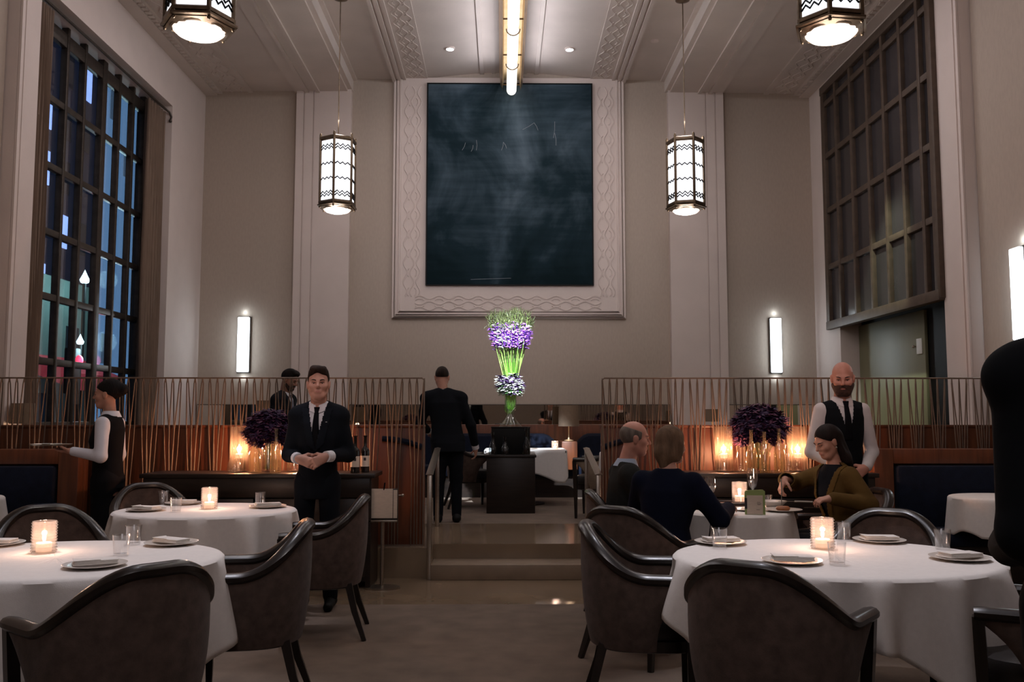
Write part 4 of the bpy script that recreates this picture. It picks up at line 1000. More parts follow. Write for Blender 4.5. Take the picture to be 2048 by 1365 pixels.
# ---------------------------------------------------------------- tableware
def make_plate():
    o=MB().lathe([(0,.003),(.055,.003),(.058,.0),(.064,.0),(.066,.004),(.085,.008),(.128,.016),(.130,.018),(.127,.019),(.084,.0115),(.06,.007),(0,.007)],40).build('plate',M['china']); return o
pl0=make_plate(); napm=None
def make_napkin():
    o=root('napkin','','napkin')
    m=MB(); 
    for k,(w,d,z) in enumerate(((.088,.048,.0),(.086,.046,.006),(.088,.045,.012))):
        m.box(-w+.004*k,w,-d,d-.003*k,z,z+.0055,b=.0022)
    m.build('folded_layers',M['napkin'],o)
    f=MB(); f.add([(-.085,-.047,.0185),(.02,-.047,.0185),(-.085,.043,.0185),(-.085,-.047,.0205),(.018,-.047,.0205),(-.085,.041,.0205)],[(0,1,2),(3,5,4),(0,3,4,1),(1,4,5,2),(2,5,3,0)]); f.build('folded_flap',M['napkin'],o); return o
np0=make_napkin()
first_=dict(p=True,n=True)
def setting(x,y,lab,rot,z=TZ,off=(0,0)):
    if first_['p']: first_['p']=False; p=pl0
    else: p=pl0.copy(); COL.objects.link(p)
    p.location=(x,y,z+.001); tag(p,'cream plate '+lab,'plate','cream plates with folded napkins')
    if first_['n']: first_['n']=False; n=np0
    else: n=copy_tree(np0)
    n.location=(x+off[0],y+off[1],z+.0185); n.rotation_euler=(0,0,rot); tag(n,'white folded napkin on plate '+lab,'napkin','white folded napkins')
setting(1.10,4.60,'with the tumbler standing before it, nearest the navy diner',.15)
setting(1.27,4.00,'just behind the big chair at the four-tumbler table',-.1)
setting(1.93,4.66,'in front of the chair that faces us across the table',-.05)
setting(2.05,4.08,'nearest the suited person in front',.25)
setting(-2.52,4.58,'cut by the photo edge beside the candle',.0)
setting(-1.74,3.93,'just behind the big chair on the candle table',.5)
setting(-1.66,4.60,'beside two tumblers, on the near candle table',-.5)
setting(-2.43,6.24,'on the waitress side of the smaller table',-.35)
setting(-2.34,6.70,'behind the votive on the smaller table',.05)
setting(-1.66,6.46,'under the suited man on the smaller table',.4)
def make_tumbler():
    o=root('tumbler','','tumbler',(0,0,0)); 
    MB().lathe([(0,.0),(.030,.0),(.032,.004),(.0395,.098),(.0385,.099),(.0375,.097),(.0305,.014),(0,.012)],28).build('glass_wall',M['glass'],o)
    return o
def settle(proto,flag,x,y,z,lab,cat,grp,rot=0):
    o=proto if not flag else copy_tree(proto)
    flag.append(1); o.location=(x,y,z); o.rotation_euler=(0,0,rot); tag(o,lab,cat,grp); return o
tb0=make_tumbler(); tbf=[]
for x,y,lab in ((1.06,4.45,'before the plate nearest the navy diner'),(1.45,3.95,'in front of the lit votive of the near table'),(1.77,4.72,'just behind the lit votive of the near table'),(2.13,4.40,'by the plate nearest the suited person'),
    (-1.76,4.24,'pale and closer of two on the near candle table'),(-1.85,4.60,'bright-rimmed, farther of two on the near candle table'),(-2.50,6.74,'behind the waitress-side plate, farther of two'),(-2.20,6.16,'with a bright base, in front on the smaller table'),(-1.75,6.60,'beside the plate under the suited man')):
    settle(tb0,tbf,x,y,TZ,'clear tumbler '+lab,'tumbler','clear glass tumblers')
def make_votive():
    o=root('votive_candle','','candle',(0,0,0)); prof=[(0,.0),(.050,.0),(.054,.006)]; n=22
    for i in range(n+1):
        z=.008+.142*i/n; prof.append((.0545+(.0034 if i%2 else -.0022),z))
    prof+=[(.053,.152),(.050,.150),(.050,.012),(0,.010)]
    MB().lathe(prof,36).build('ribbed_glass',M['ribbed'],o)
    w=MB().lathe([(0,.012),(.034,.012),(.034,.050),(.030,.052),(0,.050)],20).build('wax',M['wax'],o)
    MB().lathe([(0,.056),(.006,.062),(.0085,.072),(.006,.086),(0,.102)],10).build('flame',M['flame'],o)
    light('POINT',(0,0,.085),1.5,(1,.62,.40),.012,parent=o)
    light('POINT',(0,0,.165),1.1,(1,.66,.46),.02,parent=o)
    return o
vt0=make_votive(); vtf=[]
for x,y,z,lab in ((1.555,4.42,TZ,'among the four tumblers on the near table'),(-2.16,4.33,TZ,'on the near table by the photo edge'),(-2.04,6.36,TZ,'on the smaller table below the suited man'),(1.73,6.62,TZ,'on the seated diners table behind the menu card'),(.69,11.9,UP+TZ-.04,'on the white table beyond the pedestal')):
    o=settle(vt0,vtf,x,y,z,'lit ribbed glass votive '+lab,'candle','ribbed votive candles')
    if z>.8: o.scale=(.8,.8,.72)
def make_wineglass():
    o=root('wine_glass','','wine glass',(0,0,0))
    MB().lathe([(.0,.085),(.012,.088),(.030,.105),(.041,.135),(.042,.165),(.036,.21),(.0345,.21),(.040,.165),(.039,.137),(.028,.11),(0,.095)],28).build('bowl',M['glass'],o)
    MB().lathe([(0,.0),(.036,.0),(.035,.003),(.008,.007),(.0042,.02),(.004,.07),(.012,.088)],20).build('foot_and_stem',M['glass'],o)
    return o
wg0=make_wineglass(); wgf=[]
settle(wg0,wgf,1.50,6.55,TZ,'wine glass in front of the console, between the navy diner and the votive','wine glass','clear wine glasses')
settle(wg0,wgf,1.86,6.74,TZ,'wine glass rising behind the menu card','wine glass','clear wine glasses').scale=(1,1,1.25)
settle(tb0,tbf,1.94,6.62,TZ,'small tumbler by the green menu card of the diners','tumbler','clear glass tumblers').scale=(.8,.8,.75)
# things on the diners' table
t=root('food_tray','low dark wooden tray under the votive of the seated diners','tray',(1.66,6.60,TZ)); MB().box(-.13,.13,-.10,.10,0,.016,b=.004).build('tray_base',woodmat('tray_wood',(.06,.02,.008),(.16,.06,.02),.4,0),t); MB().tube([(-.128,-.098,.02),(.128,-.098,.02),(.128,.098,.02),(-.128,.098,.02)],.008,6,closed=True).build('tray_rim',M['darkw'],t)
for ch_ in bpy.data.objects:
    if ch_.get('label','')=='lit ribbed glass votive on the seated diners table behind the menu card': ch_.location.z=TZ+.017
mc=root('menu_card','upright green-edged menu card on the seated diners table','menu',(1.66,5.97,TZ),D_(-12))
MB().prism([(-.065,.0),(.065,.0),(.065,.155),(.052,.165),(-.055,.160),(-.065,.150)],-.012,.0,'y').build('cover',M['green'],mc)
pg=MB().box(-.052,.050,-.016,-.0125,.006,.128).build('page',M['paper'],mc,smooth=False)
ln=MB(); 
for z,x0,x1 in ((.083,.012,.034),(.074,.012,.040),(.067,.016,.034),(.035,.008,.030)): ln.box(x0,x1,-.0168,-.016,z,z+.002)
ln.box(-.066,-.050,-.0168,-.0125,.04,.11); ln.build('printed_lines',M['ink'],pg,smooth=False)
p=pl0.copy(); COL.objects.link(p); p.location=(1.90,6.16,TZ+.001); tag(p,'cream plate with the round bread in front of the olive jacket','plate','cream plates of the seated diners')
p=pl0.copy(); COL.objects.link(p); p.location=(1.68,6.20,TZ+.001); p.scale=(.7,.7,.8); tag(p,'small side plate behind the green menu card','plate','cream plates of the seated diners')
bw_=root('serving_bowl','shallow cream bowl beyond the round bread','bowl',(1.93,6.46,TZ)); MB().lathe([(0,.0),(.05,.0),(.055,.01),(.095,.045),(.093,.047),(.05,.014),(0,.010)],30).build('bowl_body',M['china'],bw_)
bn=root('bread_roll','round browned bread on the plate before the olive jacket','bread',(1.90,6.15,TZ+.012)); MB().lathe([(0,0),(.040,0),(.047,.008),(.047,.016),(.038,.026),(0,.030)],22).build('crust',M['bread'],bn)
kn=root('table_knife','steel table knife held by the diner in the olive jacket','knife',(2.03,6.24,.822),D_(-8)); MB().box(-.13,-.02,-.009,.009,-.001,.0015).build('blade',M['steel'],kn); MB().tube([(-.02,0,0),(.10,0,-.004)],[.006,.008],8).build('handle',M['steel'],kn)
fk=root('table_fork','steel fork held upright over the round bread','fork',(1.905,6.20,.80)); f_=MB(); f_.tube([(0,0,.0),(.015,.03,.10),(.03,.09,.17)],[.003,.004,.005],6); 
for k in (-1,0,1): f_.tube([(k*.006,0,.002),(k*.006,-.004,-.024)],.0015,4)
f_.build('tines_and_shank',M['steel'],fk)
sb=root('shoulder_bag','dark bag on a thin strap hanging at the seated diners table','bag',(1.36,5.83,.30)); MB().lathe([(0,.0),(.10,.01),(.12,.10),(.10,.19),(.06,.21),(0,.21)],18,sy=.35).build('pouch',M['black'],sb); MB().tube([(-.06,0,.20),(-.02,.05,.36),(.0,.10,.462),(.03,.04,.36),(.07,0,.2)],.005,6).build('strap',M['leather'],sb)
# tray of the waitress
tr=root('service_tray','small oval metal tray carried by the waitress','tray',(-3.60,7.26,1.175)); MB().lathe([(0,0),(.15,.0),(.165,.012),(.163,.014),(.149,.003),(0,.003)],30,sy=.7).build('tray_dish',M['steel'],tr)
for x,y,lab in ((-.04,.0,'small white dish on the waitress tray, farther from her'),(.05,.01,'small white dish on the waitress tray, nearer to her')):
    q=root('small_dish',lab,'dish',(-3.60+x,7.26+y,1.179),0,'small dishes on the tray'); MB().lathe([(0,0),(.022,0),(.034,.012),(.032,.013),(.02,.004),(0,.004)],18).build('dish_body',M['plate_m'],q)

# ---------------------------------------------------------------- on the consoles
CZ=.935
def bottle_prof(r,h,neck,shoulder,nr): return [(0,0),(r,0),(r*1.0,.006),(r,h*shoulder),(r*.8,h*(shoulder+.06)),(nr*1.25,h*(neck-.04)),(nr,h*neck),(nr*.95,h*.96),(nr*1.2,h*.97),(nr*1.2,h),(nr*.9,h)]
def bottle(x,y,lab,r=.046,h=.36,neck=.74,sh=.48,nr=.014,water=.5,z=CZ,m=None,name='water_bottle',grp='clear bottles on the consoles'):
    o=root(name,lab,'bottle',(x,y,z),0,grp); MB().lathe(bottle_prof(r,h,neck,sh,nr),28).build('bottle_glass',m or M['glass_amber'],o)
    if water: MB().lathe([(0,.008),(r*.93,.008),(r*.93,h*min(water,sh)),(0,h*min(water,sh))],24).build('liquid',M['water'],o)
    return o
def decanter(x,y,lab,r=.07,h=.37):
    o=root('decanter',lab,'decanter',(x,y,CZ),0,'flared decanters on the consoles'); MB().lathe([(0,0),(r*.75,0),(r,.03),(r*.95,.07),(r*.5,.15),(.02,.23),(.015,.30),(.022,h),(.020,h)],28).build('decanter_glass',M['glass_warm'],o); return o
def hurricane(x,y,lab,r=.078,h=.385):
    o=root('hurricane_candle',lab,'candle holder',(x,y,CZ),0,'hurricane candles on the consoles')
    MB().lathe([(0,.0),(r,.0),(r,h),(r-.003,h),(r-.003,.006),(0,.006)],32).build('glass_cylinder',M['glass_warm'],o)
    MB().lathe([(0,.008),(.04,.008),(.036,.012),(.007,.02),(.006,.085),(.02,.10),(.042,.13),(.047,.165),(.044,.20),(.042,.20),(.045,.165),(.04,.132),(0,.108)],24).build('goblet',M['glass'],o)
    MB().lathe([(0,.112),(.028,.115),(.03,.15),(0,.15)],18).build('wax',M['wax'],o)
    MB().lathe([(0,.155),(.009,.165),(.014,.182),(.009,.205),(0,.232)],12).build('flame',M['flame'],o)
    light('POINT',(0,0,.19),25,(1,.43,.19),.02,parent=o)
    return o
hurricane(1.905,7.78,'tall glass hurricane candle nearest the navy diner, on the console with three bottles')
hurricane(2.55,7.80,'tall glass hurricane candle between the olive jacket and the bald waiter')
decanter(2.05,7.80,'slender flared decanter beside the hurricane candle, behind the first bottle')
bottle(2.10,7.62,'first of three clear bottles from the hurricane candle, below the dark bouquet')
bottle(2.205,7.60,'middle of three clear bottles below the dark bouquet',r=.045,h=.345,water=.2)
bottle(2.335,7.62,'third clear bottle, half full, nearest the olive jacket',r=.045,h=.37,water=.42)
decanter(2.45,7.74,'flared decanter between the third bottle and the far hurricane candle',.075,.36)
hurricane(-2.26,7.80,'tall glass hurricane candle on the suited man console, nearest the waitress')
hurricane(-1.78,7.84,'tall glass hurricane candle half hidden behind the suited man')
bottle(-2.09,7.68,'clear bottle beside the hurricane candle, under the left of the bouquet',r=.052,h=.33)
bottle(-1.90,7.62,'clear bottle standing before the bouquet, beside the suited man',r=.046,h=.37,water=.3)
decanter(-2.24,7.62,'flared decanter in front of the waitress-side hurricane candle',.062,.36)
for x,y,lab,lb in ((-1.235,7.62,'dark wine bottle with a pale label at the suited man elbow',1),(-1.165,7.70,'dark wine bottle behind the labelled one at the console end',1)):
    o=root('wine_bottle',lab,'bottle',(x,y,CZ),0,'dark wine bottles on the console'); MB().lathe(bottle_prof(.038,.31,.72,.58,.0145),26).build('bottle_glass',M['winegl'],o)
    l_=MB(); l_.grid([[(.0386*math.cos(a),.0386*math.sin(a),z) for a in np.linspace(-PI*.95,-PI*.05,14)] for z in (.05,.14)]); lo=l_.build('paper_label',M['label'],o)
    if lb: MB().grid([[(.0390*math.cos(a),.0390*math.sin(a),z) for a in np.linspace(-PI*.55,-PI*.38,5)] for z in (.10,.125)]).build('printed_mark',M['ink'],lo)
# carafes on the pedestal in front of the plinth
def carafe(x,y,lab,h=.27):
    o=root('carafe',lab,'carafe',(x,y,UP+.69),0,'dark glass carafes on the pedestal'); MB().lathe([(0,0),(.048,0),(.05,.01),(.047,h*.35),(.026,h*.55),(.020,h*.7),(.026,h),(.024,h)],24).build('carafe_glass',M['glass_dark'],o); return o
carafe(-.115,10.87,'carafe on the pedestal, on the man-seen-from-behind side'); carafe(.03,10.86,'shorter carafe in the middle of the pedestal front',.22); carafe(.285,10.87,'carafe on the pedestal, on the white table side',.32)

# ---------------------------------------------------------------- flowers
def flower_proto(kind,seed):
    """unit stem along +z, from 0 to 1"""
    rs=random.Random(seed); o=root('flower_stem','','flower')
    s=MB(); bend=[(.012*math.sin(t*3+seed),.012*math.cos(t*2.3+seed),t) for t in np.linspace(0,.93,9)]
    s.tube(bend,[.0042]*6+[.0035,.003,.002],5); s.build('stem',M['stem'] if kind!='dark' else M['stem_d'],o)
    f=MB()
    def petal(c,d,L,w):
        d=Vector(d).normalized(); a=Vector((0,0,1)) if abs(d.z)<.9 else Vector((1,0,0)); u=d.cross(a).normalized(); n=u.cross(d)
        c=Vector(c); p=[c,c+d*L*.45+u*w+n*.004,c+d*L-n*L*.25,c+d*L*.45-u*w+n*.004]; q=c+d*L*.55+n*.010
        f.add(p+[q],[(0,1,4),(1,2,4),(2,3,4),(3,0,4)])
    if kind=='tall':
        for i in range(15):
            t=.55+.27*i/15; a=i*2.4; base=(.012*math.sin(t*3+seed)+.012*math.cos(a),.012*math.cos(t*2.3+seed)+.012*math.sin(a),t)
            f.cur=0 if rs.random()>.16 else 1
            for k in range(3):
                aa=a+(k-1)*.8; petal(base,(math.cos(aa),math.sin(aa),.7+rs.random()*.9),.050+.025*rs.random(),.012)
        f.build('blossoms',[M['purple'],M['white_f']],o)
        b=MB()
        for i in range(11):
            t=.78+.17*i/11; a=i*2.2; r=.024*(1.25-(t-.78)*2); c=Vector((.012*math.sin(t*3+seed),.012*math.cos(t*2.3+seed),t))
            b.tube([c,c+Vector((math.cos(a)*r,math.sin(a)*r,.018)),c+Vector((math.cos(a)*r*1.2,math.sin(a)*r*1.2,.045))],[.004,.0055,.0015],5)
        tip=Vector(bend[-1]); cu=1 if seed%2 else -1
        b.tube([tip,tip+Vector((.012*cu,0,.03)),tip+Vector((.045*cu,.01,.045)),tip+Vector((.085*cu,.0,.03)),tip+Vector((.10*cu,.0,.0))],[.004,.005,.005,.004,.002],5)
        for k in range(4): 
            a=k*1.7+seed; b.tube([tip,tip+Vector((math.cos(a)*.025,math.sin(a)*.025,.045)),tip+Vector((math.cos(a)*.045,math.sin(a)*.045,.10))],[.005,.005,.001],5)
        b.build('bud_spike',M['bud'],o)
    elif kind=='collar':
        for i in range(22):
            t=.55+.41*i/22; a=i*2.4; f.cur=0 if rs.random()>.35 else 1
            for k in range(3): petal((.01*math.cos(a),.01*math.sin(a),t),(math.cos(a+k-1),math.sin(a+k-1),.3+rs.random()*.9),.21,.050)
        f.build('blossoms',[M['white_f'],M['violet_d']],o)
        l=MB()
        for i in range(5):
            a=i*1.3; d=Vector((math.cos(a),math.sin(a),-.1)); c=Vector((0,0,.58+.05*i)); u=d.cross(Vector((0,0,1))).normalized()
            l.add([c,c+d*.09+u*.05,c+d*.20,c+d*.09-u*.05],[(0,1,2),(0,2,3)])
        l.build('leaves',M['leaf'],o)
    else:
        for i in range(40):
            t=.62+.36*i/40; a=i*2.4; f.cur=0 if rs.random()>.35 else 1
            for k in range(3): petal((.012*math.cos(a),.012*math.sin(a),t),(math.cos(a+k-1),math.sin(a+k-1),.3+rs.random()*1.0),.17,.032)
        f.build('blossoms',[M['violet_d'],M['plum']],o)
    return o
def plant(protos,used,base,tip,label,group,rot):
    k=len(used)
    o=protos[k%len(protos)]
    if k>=len(protos): o=copy_tree(o)
    used.append(o); b=Vector(base); d=Vector(tip)-b; L_=d.length
    o.location=b; o.scale=((L_**.5,L_**.5,L_) if L_>.75 else (L_,L_,L_))
    o.rotation_mode='QUATERNION'; o.rotation_quaternion=d.to_track_quat('Z','Y')@Euler((0,0,rot)).to_quaternion()
    tag(o,label,'flower',group)
VX,VY,VZ=.10,11.15,UP+.69+.332
lv_=root('glass_vase','footed lower glass vase on the black plinth, green stems inside','vase',(VX,VY,VZ)); MB().lathe([(.145,.0),(.10,.05),(.055,.11),(.033,.155),(.045,.185),(.068,.23),(.074,.32),(.074,.47),(.078,.50),(.076,.50),(.071,.47),(.071,.32),(.064,.235),(.02,.19),(0,.185)],36).build('vase_wall',M['glass_green'],lv_)
MB().lathe([(0,.195),(.02,.197),(.062,.24),(.069,.32),(.069,.42),(0,.42)],28).build('water',M['fwater'],lv_)
uv_=root('glass_vase','flared upper glass vase holding the tall purple flowers','vase',(VX,VY,VZ+.505)); MB().lathe([(0,.0),(.06,.0),(.085,.03),(.100,.17),(.112,.32),(.128,.475),(.125,.475),(.109,.32),(.097,.17),(.082,.034),(.055,.008),(0,.008)],36).build('vase_wall',M['glass_green'],uv_)
MB().tube([(.1265*math.cos(k*PI/18),.1265*math.sin(k*PI/18),.475) for k in range(36)],.0045,6,closed=True).build('rim',M['plate_m'],uv_)
MB().lathe([(0,.012),(.055,.012),(.080,.036),(.094,.17),(.104,.29),(0,.29)],28).build('water',M['fwater'],uv_)
P_=[flower_proto('tall',k) for k in range(4)]; us=[]
rs=random.Random(5)
for k in range(46):
    a=k*2.39996; q=math.sqrt((k+.5)/46); rb=.070*q; rt=.31*q
    z1=VZ+.505+.925-.08*q*q+rs.uniform(-.09,.05)
    plant(P_,us,(VX+rb*math.cos(a+.5),VY+rb*math.sin(a+.5),VZ+.525),(VX+rt*math.cos(a),VY+rt*math.sin(a),z1),'tall purple flower with an olive bud tip in the flared upper vase','purple flowers in the upper vase',k*1.3)
P_=[flower_proto('collar',k+10) for k in range(3)]; us=[]
for k in range(22):
    a=k*2.39996; q=.45+.55*((k*7)%22)/22
    plant(P_,us,(VX+.03*math.cos(a+1),VY+.03*math.sin(a+1),VZ+.215),(VX+.175*q*math.cos(a),VY+.175*q*math.sin(a),VZ+.48+.26*(1-q*.85)+rs.uniform(-.05,.06)),'small white and violet flower in the collar around the vase joint','collar flowers around the vase joint',k*1.1)
for i,(bx,by,lab,n,rr,zt_) in enumerate(((2.23,7.84,'dark plum flower in the console bouquet above the three bottles',34,.27,1.47),(-2.0,7.80,'dark plum flower in the console bouquet beside the suited man',30,.23,1.44))):
    v=root('glass_vase',['clear straight vase of the dark bouquet behind the three bottles','clear straight vase of the dark bouquet beside the suited man'][i],'vase',(bx,by,CZ)); MB().lathe([(0,0),(.06,0),(.062,.01),(.072,.24),(.069,.24),(.058,.012),(0,.010)],28).build('vase_wall',M['glass'],v); MB().lathe([(0,.013),(.056,.014),(.063,.14),(0,.14)],24).build('water',M['water'],v)
    P_=[flower_proto('dark',k+20+i*5) for k in range(3)]; us=[]
    for k in range(n):
        a=k*2.39996; q=math.sqrt((k+.5)/n)
        plant(P_,us,(bx-.03*math.cos(a),by-.03*math.sin(a),CZ+.02),(bx+rr*q*math.cos(a),by+min(.16,rr*q*math.sin(a)*.75),zt_-.20*q*q*q+rs.uniform(-.02,.02)),lab,'dark flowers of the bouquet '+('over the three bottles' if i==0 else 'by the suited man'),k*1.7)
# ================================================================ PEOPLE
SUIT=(.012,.014,.020)
person('man in a dark suit and tie facing us with hands clasped, white shirt cuffs showing',(-1.38,6.80,0),PI,'fair',H=1.77,hair='short',hairc=(.022,.012,.008),cloth=(.006,.008,.012),hrot=(.16,-.03,.0),hh=.005,cuff=.66,
  build=.90,arms={1:((.245,-.03,1.12),(.105,.195,1.10)),-1:((-.245,-.03,1.12),(-.105,.205,1.115))},
  hands={1:dict(d=(-.86,.10,-.28),n=(-.15,-1,-.25),curl=.75,s=1),-1:dict(d=(.80,.22,-.42),n=(.1,-1,-.2),curl=.7,s=-1)},
  brow=(.025,.012,.008),
  extra=lambda o,T,J: MB().lathe([(0,0),(.007,.001),(.006,.004),(0,.005)],10,(J(-.085,.138,1.37)[0],J(0,.142,0)[1],J(0,0,1.37)[2])).build('lapel_pin',M['plate_m'],o))
person('waitress in dark waistcoat and white shirt in profile, hair in a bun, carrying a tray',(-3.21,7.42,0),PI/2,'warm',H=1.70,fem=1.,hair='bun',hairc=(.008,.006,.006),outfit='vest',tie=None,cloth=(.006,.006,.008),hrot=(.12,.05,0),
  arms={-1:((-.235,-.03,1.09),(-.17,.21,1.13)),1:((.235,.0,1.09),(.22,.08,.86))},hands={-1:dict(d=(.05,1,.05),n=(0,0,1),curl=.25,s=-1),1:dict(d=(0,.1,-1),n=(-1,0,0),curl=.5)},brow=(.01,.006,.005),shirt=(.72,.72,.80))
person('man in a dark suit seen from behind bending forward at the top of the steps',(-.60,9.95,UP),.06,'warm',H=1.70,hair='crop',hairc=(.02,.012,.009),cloth=(.006,.007,.010),lean=(-.10,.20),hrot=(0,.35,0),build=1.14,face=False,hh=.006,
  arms={1:((.285,.06,1.05),(.31,.16,.80)),-1:((-.34,.16,1.07),(-.22,.42,.98))},hands={1:dict(d=(.0,.25,-1),n=(-1,.1,0),curl=.6),-1:dict(d=(.2,.9,-.2),n=(0,-.2,-1),curl=.5)})
person('waiter in a dark suit looking down in profile behind the lattice screen',(-2.50,10.15,UP),-PI/2-.25,'tan',H=1.67,hair='short',hairc=(.010,.007,.006),cloth=(.010,.011,.014),lean=(0,.12),hrot=(0,.40,0),beard=dict(t=.003,top=.03,c=(.03,.015,.01)),tie=(.16,.16,.2),hh=.006)
def zs_(z,zh=.53): return z-.93+zh
person('bald diner with grey side hair in a dark grey jacket seated in profile',(.80,6.36,0),-PI/2+.10,'ruddy',H=1.76,seated=True,seat=.53,hair='sides',hairc=(.15,.12,.10),outfit='blazer',cloth=(.020,.020,.019),shirt=(.38,.45,.58),lean=(0,.14),hrot=(-.05,.10,0),brow=(.10,.07,.05),
  arms={1:((.285,.16,.76),(.16,.42,.80)),-1:((-.285,.16,.76),(-.16,.42,.80))},hands={1:dict(d=(-.4,.9,-.05),n=(0,-.1,-1),curl=.5),-1:dict(d=(.4,.9,-.05),n=(0,-.1,-1),curl=.5)})
person('diner in a navy sweater with brown bobbed hair seated with back to us',(1.0,5.66,0),D_(-34),'fair',H=1.70,fem=1.,seated=True,seat=.53,hair='bob',hairc=(.135,.085,.052),outfit='sweater',cloth=(.004,.006,.018),lean=(.02,.12),hrot=(-.25,.12,0),build=1.16,face=False,hh=.006,
  arms={1:((.335,.17,.77),(.26,.44,.81)),-1:((-.30,.18,.78),(-.12,.44,.81))},hands={1:dict(d=(-.1,.95,.0),n=(-.2,0,-1),curl=.4),-1:dict(d=(.4,.9,0),n=(.2,0,-1),curl=.4)})
person('diner with long dark hair in an olive jacket and black top cutting her food',(2.44,6.50,0),PI/2+.30,'warm',H=1.70,fem=1.,seated=True,seat=.53,hair='long',hairc=(.012,.007,.006),outfit='open',cloth=(.10,.058,.016),lean=(.0,.12),hrot=(-.05,.42,.0),brow=(.015,.008,.006),trouser=(.01,.01,.012),build=1.03,
  arms={-1:((-.315,.0,.80),(-.225,.26,.845)),1:((.275,.22,.92),(.085,.42,.955))},hands={-1:dict(d=(.25,.95,-.12),n=(.2,-.1,-1),curl=.7,s=-1),1:dict(d=(-.2,.55,-.75),n=(-.3,-.7,-.5),curl=.8,s=1)},
  extra=lambda o,T,J: [MB().ball(T((q*.086,-.002,-.044)),.0075).build('earring',M['steel'],o) for q in (-1,1)])
person('bald bearded waiter in a dark waistcoat, white shirt and tie looking down',(2.665,7.06,0),PI,'ruddy',H=1.83,outfit='vest',cloth=(.005,.006,.008),hrot=(-.34,.24,0),build=.95,brow=(.03,.012,.008),shirt=(.64,.60,.60),
  beard=dict(t=.011,top=.034,c=(.045,.018,.010)),
  arms={1:((.262,-.03,1.13),(.10,.20,1.02)),-1:((-.262,-.03,1.13),(-.10,.20,1.02))},hands={1:dict(d=(-.8,.25,-.5),n=(-.1,-1,-.2),curl=.7),-1:dict(d=(.8,.2,-.5),n=(.1,-1,-.2),curl=.7)})
person('dark-suited person close to the camera, only an arm and side in the photo',(1.345,2.0,0),.05,'warm',H=1.87,build=1.06,cuff=None,hair='crop',cloth=(.006,.007,.009),face=False,hh=.008,
  arms={-1:((-.238,-.03,1.15),(-.08,.25,1.08)),1:((.285,-.02,1.22),(.27,.12,.98))},hands={-1:dict(d=(.4,.8,.1),n=(.5,-.3,-1),curl=.6,s=-1)})

# ================================================================ OUTSIDE THE TALL WINDOW
def facade(x,y0,y1,z0,z1,label,base,lit,estr,seed,dens,glow):
    o=root('street_building',label,'building',(x,(y0+y1)/2,z0)); h=(y1-y0)/2
    m=mat('facade_%d'%seed,base,.8,var=.35,vscale=.7,emit=glow[0],estr=glow[1])  # wall glows by itself: dusk and street light put into its emission
    MB().box(-.4,0,-h,h,0,z1-z0).build('facade',m,o,smooth=False)
    rs=random.Random(seed); lm=emis('lit_panes_%d'%seed,lit,estr); dm=mat('dark_panes_%d'%seed,(.01,.014,.02),.2)
    nz=int((z1-z0)/1.5); ny=int(2*h/1.1)
    for i in range(nz):
        for j in range(ny):
            if rs.random()>dens: continue
            w=MB().box(0,.03,-h+.3+j*1.1,-h+.85+j*1.1,.5+i*1.5,1.4+i*1.5).build('window',lm if rs.random()<.6 else dm,o,smooth=False)
    return o
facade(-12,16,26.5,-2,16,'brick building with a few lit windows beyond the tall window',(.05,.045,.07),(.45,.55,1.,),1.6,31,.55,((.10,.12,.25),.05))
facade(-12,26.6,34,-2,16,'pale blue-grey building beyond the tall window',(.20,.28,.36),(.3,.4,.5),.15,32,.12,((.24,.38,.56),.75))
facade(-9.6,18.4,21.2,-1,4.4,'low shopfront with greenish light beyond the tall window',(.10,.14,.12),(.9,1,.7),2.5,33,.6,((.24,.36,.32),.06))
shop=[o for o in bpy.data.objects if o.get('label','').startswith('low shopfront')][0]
MB().prism([(0,3.7),(.9,3.3),(.9,2.95),(0,3.3)],-1.3,.9,'y').build('red_glow_panel',mat('red_glow',(.45,.04,.05),.7,emit=(.8,.05,.07),estr=.10,var=.2),shop)  # added glowing panel standing in for the red blur around the traffic light
tf=root('traffic_light','red traffic light glowing through the tall window','traffic light',(-7.9,16.75,2.33)); MB().box(-.16,.0,-.17,.17,-.5,.35,b=.03).build('housing',M['black'],tf); MB().ball((.05,0,.12),.10,14,10,rx=.6).build('red_lens',emis('red_lamp',(1,.015,.04),5),tf); MB().tube([(-.08,0,-3.2),(-.08,0,-.4)],.05,8).build('pole',M['black'],tf)
light('POINT',(.35,0,.12),25,(1,.04,.08),.1,parent=tf)
for x,y,z,r,lab in ((-8.2,17.5,2.86,.07,'teardrop street lamp above the red light, through the tall window'),(-9.0,19.3,4.35,.10,'bright greenish street lamp higher in the tall window')):
    sl=root('street_lamp',lab,'street lamp',(x,y,0)); MB().lathe([(0,z-r),(r*.8,z-r*.6),(r,z),(r*.5,z+r),(0,z+r*2.2)],16).build('globe',emis('lamp_globe',(.85,1,.92),5),sl); MB().tube([(0,0,-1),(0,0,z-r*.8)],.04,8).build('pole',M['black'],sl); light('POINT',(.5,0,z),140,(.75,1,.88),.2,parent=sl)
st(MB().box(-30,-5.3,6,45,-1.2,-1.0).build('street_ground',mat('asphalt',(.05,.05,.055),.6,var=.2),smooth=False))

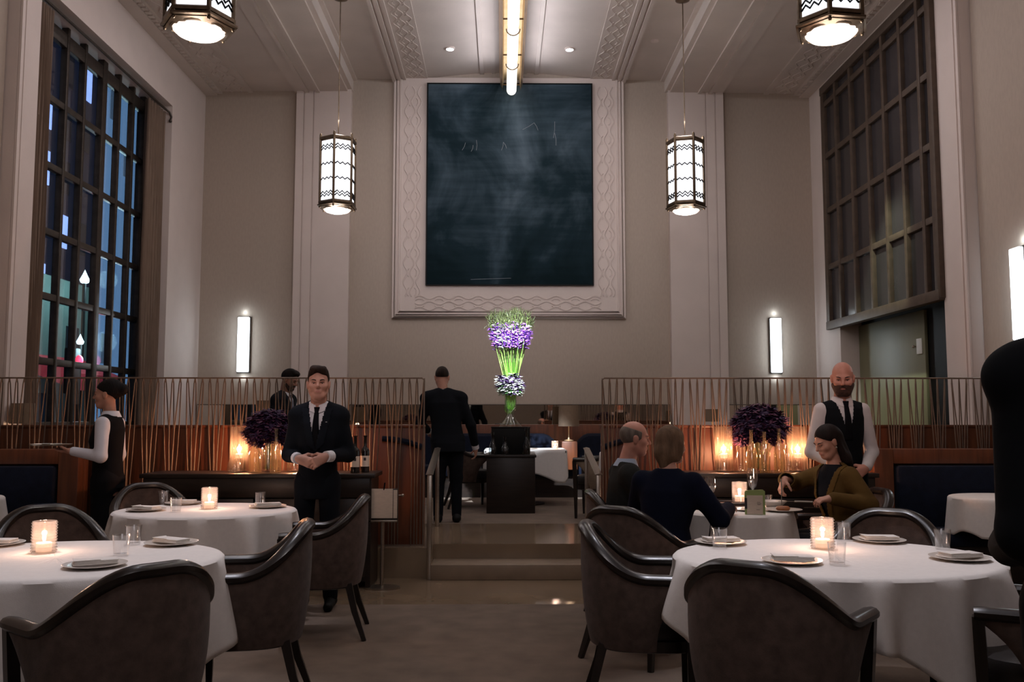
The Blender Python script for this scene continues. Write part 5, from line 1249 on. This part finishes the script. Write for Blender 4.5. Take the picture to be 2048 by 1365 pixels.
# ================================================================ LIGHT, CAMERA
def spot(x,y,z,tx,ty,tz,e,ang,col=(1,.93,.85),size=.06,blend=.6): return light('SPOT',(x,y,z),e,col,size,target=(tx,ty,tz),spot=ang,blend=blend,name='aimed_spot')
spot(1.1,5.2,6.6,1.55,4.2,.76,430,26,(1,.93,.90)); spot(-1.6,5.2,6.6,-2.0,4.2,.76,400,26,(1,.93,.90)); spot(-1.9,7.0,6.6,-2.05,6.3,.76,300,20,(1,.91,.90)); spot(1.5,7.4,6.6,1.6,6.4,.76,170,20,(1,.88,.78))
spot(-.9,6.4,6.6,.10,11.15,2.25,9000,10,(.95,1,.95),.05,.5); spot(1.1,6.4,6.6,.10,11.15,2.02,9000,8,(.95,1,.95),.05,.5); spot(.9,10.2,6.6,.35,12.0,1.0,55,16,(1,.9,.78)); spot(3.6,6.4,6.4,4.0,7.3,.76,110,22,(1,.9,.78)); spot(-3.8,6.4,6.4,-4.3,7.3,.76,110,22,(1,.9,.8))
spot(3.2,9.6,6.3,5.1,11.5,2.2,900,24,(.92,1,.66))
spot(0,1.0,6.6,.1,5.0,0,110,75,(1,.86,.74),.3,1.)
spot(-.9,4.5,6.5,.0,13.8,4.9,300,42,(1,.90,.84),.2,1.); spot(1.1,4.5,6.5,.2,13.8,4.9,300,42,(1,.90,.84),.2,1.)
spot(-1.7,2.6,4.4,-1.38,6.8,1.56,170,9,(1,.64,.52),.25,.8); spot(2.0,2.6,4.4,2.64,7.0,1.62,190,9,(1,.60,.47),.25,.8); spot(.6,3.4,4.4,2.3,6.45,1.15,110,9,(1,.66,.5),.25,.8)  # spots added in mid-air to brighten three faces, no fixture there
for x in (-2.9,3.1): light('AREA',(x,9.4,6.40),26,(1,.84,.76),1.2,(0,0,0),sy=4.)  # added soft ambient fills under the ceiling, no fixture built
light('AREA',(.1,-3.0,4.2),26,(1,.88,.82),2.6,(math.radians(78),0,0),sy=1.6)  # added frontal fill from behind the camera, no lamp is built there
light('AREA',(.1,1.0,6.6),26,(1,.86,.76),3.,(0,0,0),sy=3.)  # added overhead fill for the near tables and chairs, without a fixture
light('AREA',(.1,-2.5,6.6),14,(1,.86,.76),3.,(0,0,0),sy=3.)  # added overhead fill behind the camera, without a fixture
wd=bpy.data.worlds.new('night'); sc.world=wd; wd.use_nodes=True
bg=wd.node_tree.nodes['Background']; bg.inputs[0].default_value=(.10,.16,.26,1); bg.inputs[1].default_value=.35
cam=bpy.data.cameras.new('camera'); co=bpy.data.objects.new('camera',cam); COL.objects.link(co)
cam.sensor_width=36; cam.lens=36*1800/2048; cam.clip_start=.05; cam.clip_end=200
co.location=(0,0,1.4); co.rotation_euler=(PI/2+math.atan(152.5/1800),0,-math.atan(19/1800)); sc.camera=co
sc.view_settings.view_transform='Standard'; sc.view_settings.look='None'; sc.view_settings.use_white_balance=True; sc.view_settings.white_balance_temperature=5750; sc.view_settings.white_balance_tint=13; sc.view_settings.exposure=.08; sc.view_settings.gamma=1
sc.cycles.adaptive_threshold=.03; sc.cycles.max_bounces=6; sc.cycles.diffuse_bounces=3; sc.cycles.glossy_bounces=3; sc.cycles.transparent_max_bounces=20; sc.cycles.sample_clamp_indirect=4; sc.cycles.caustics_reflective=False; sc.cycles.caustics_refractive=False
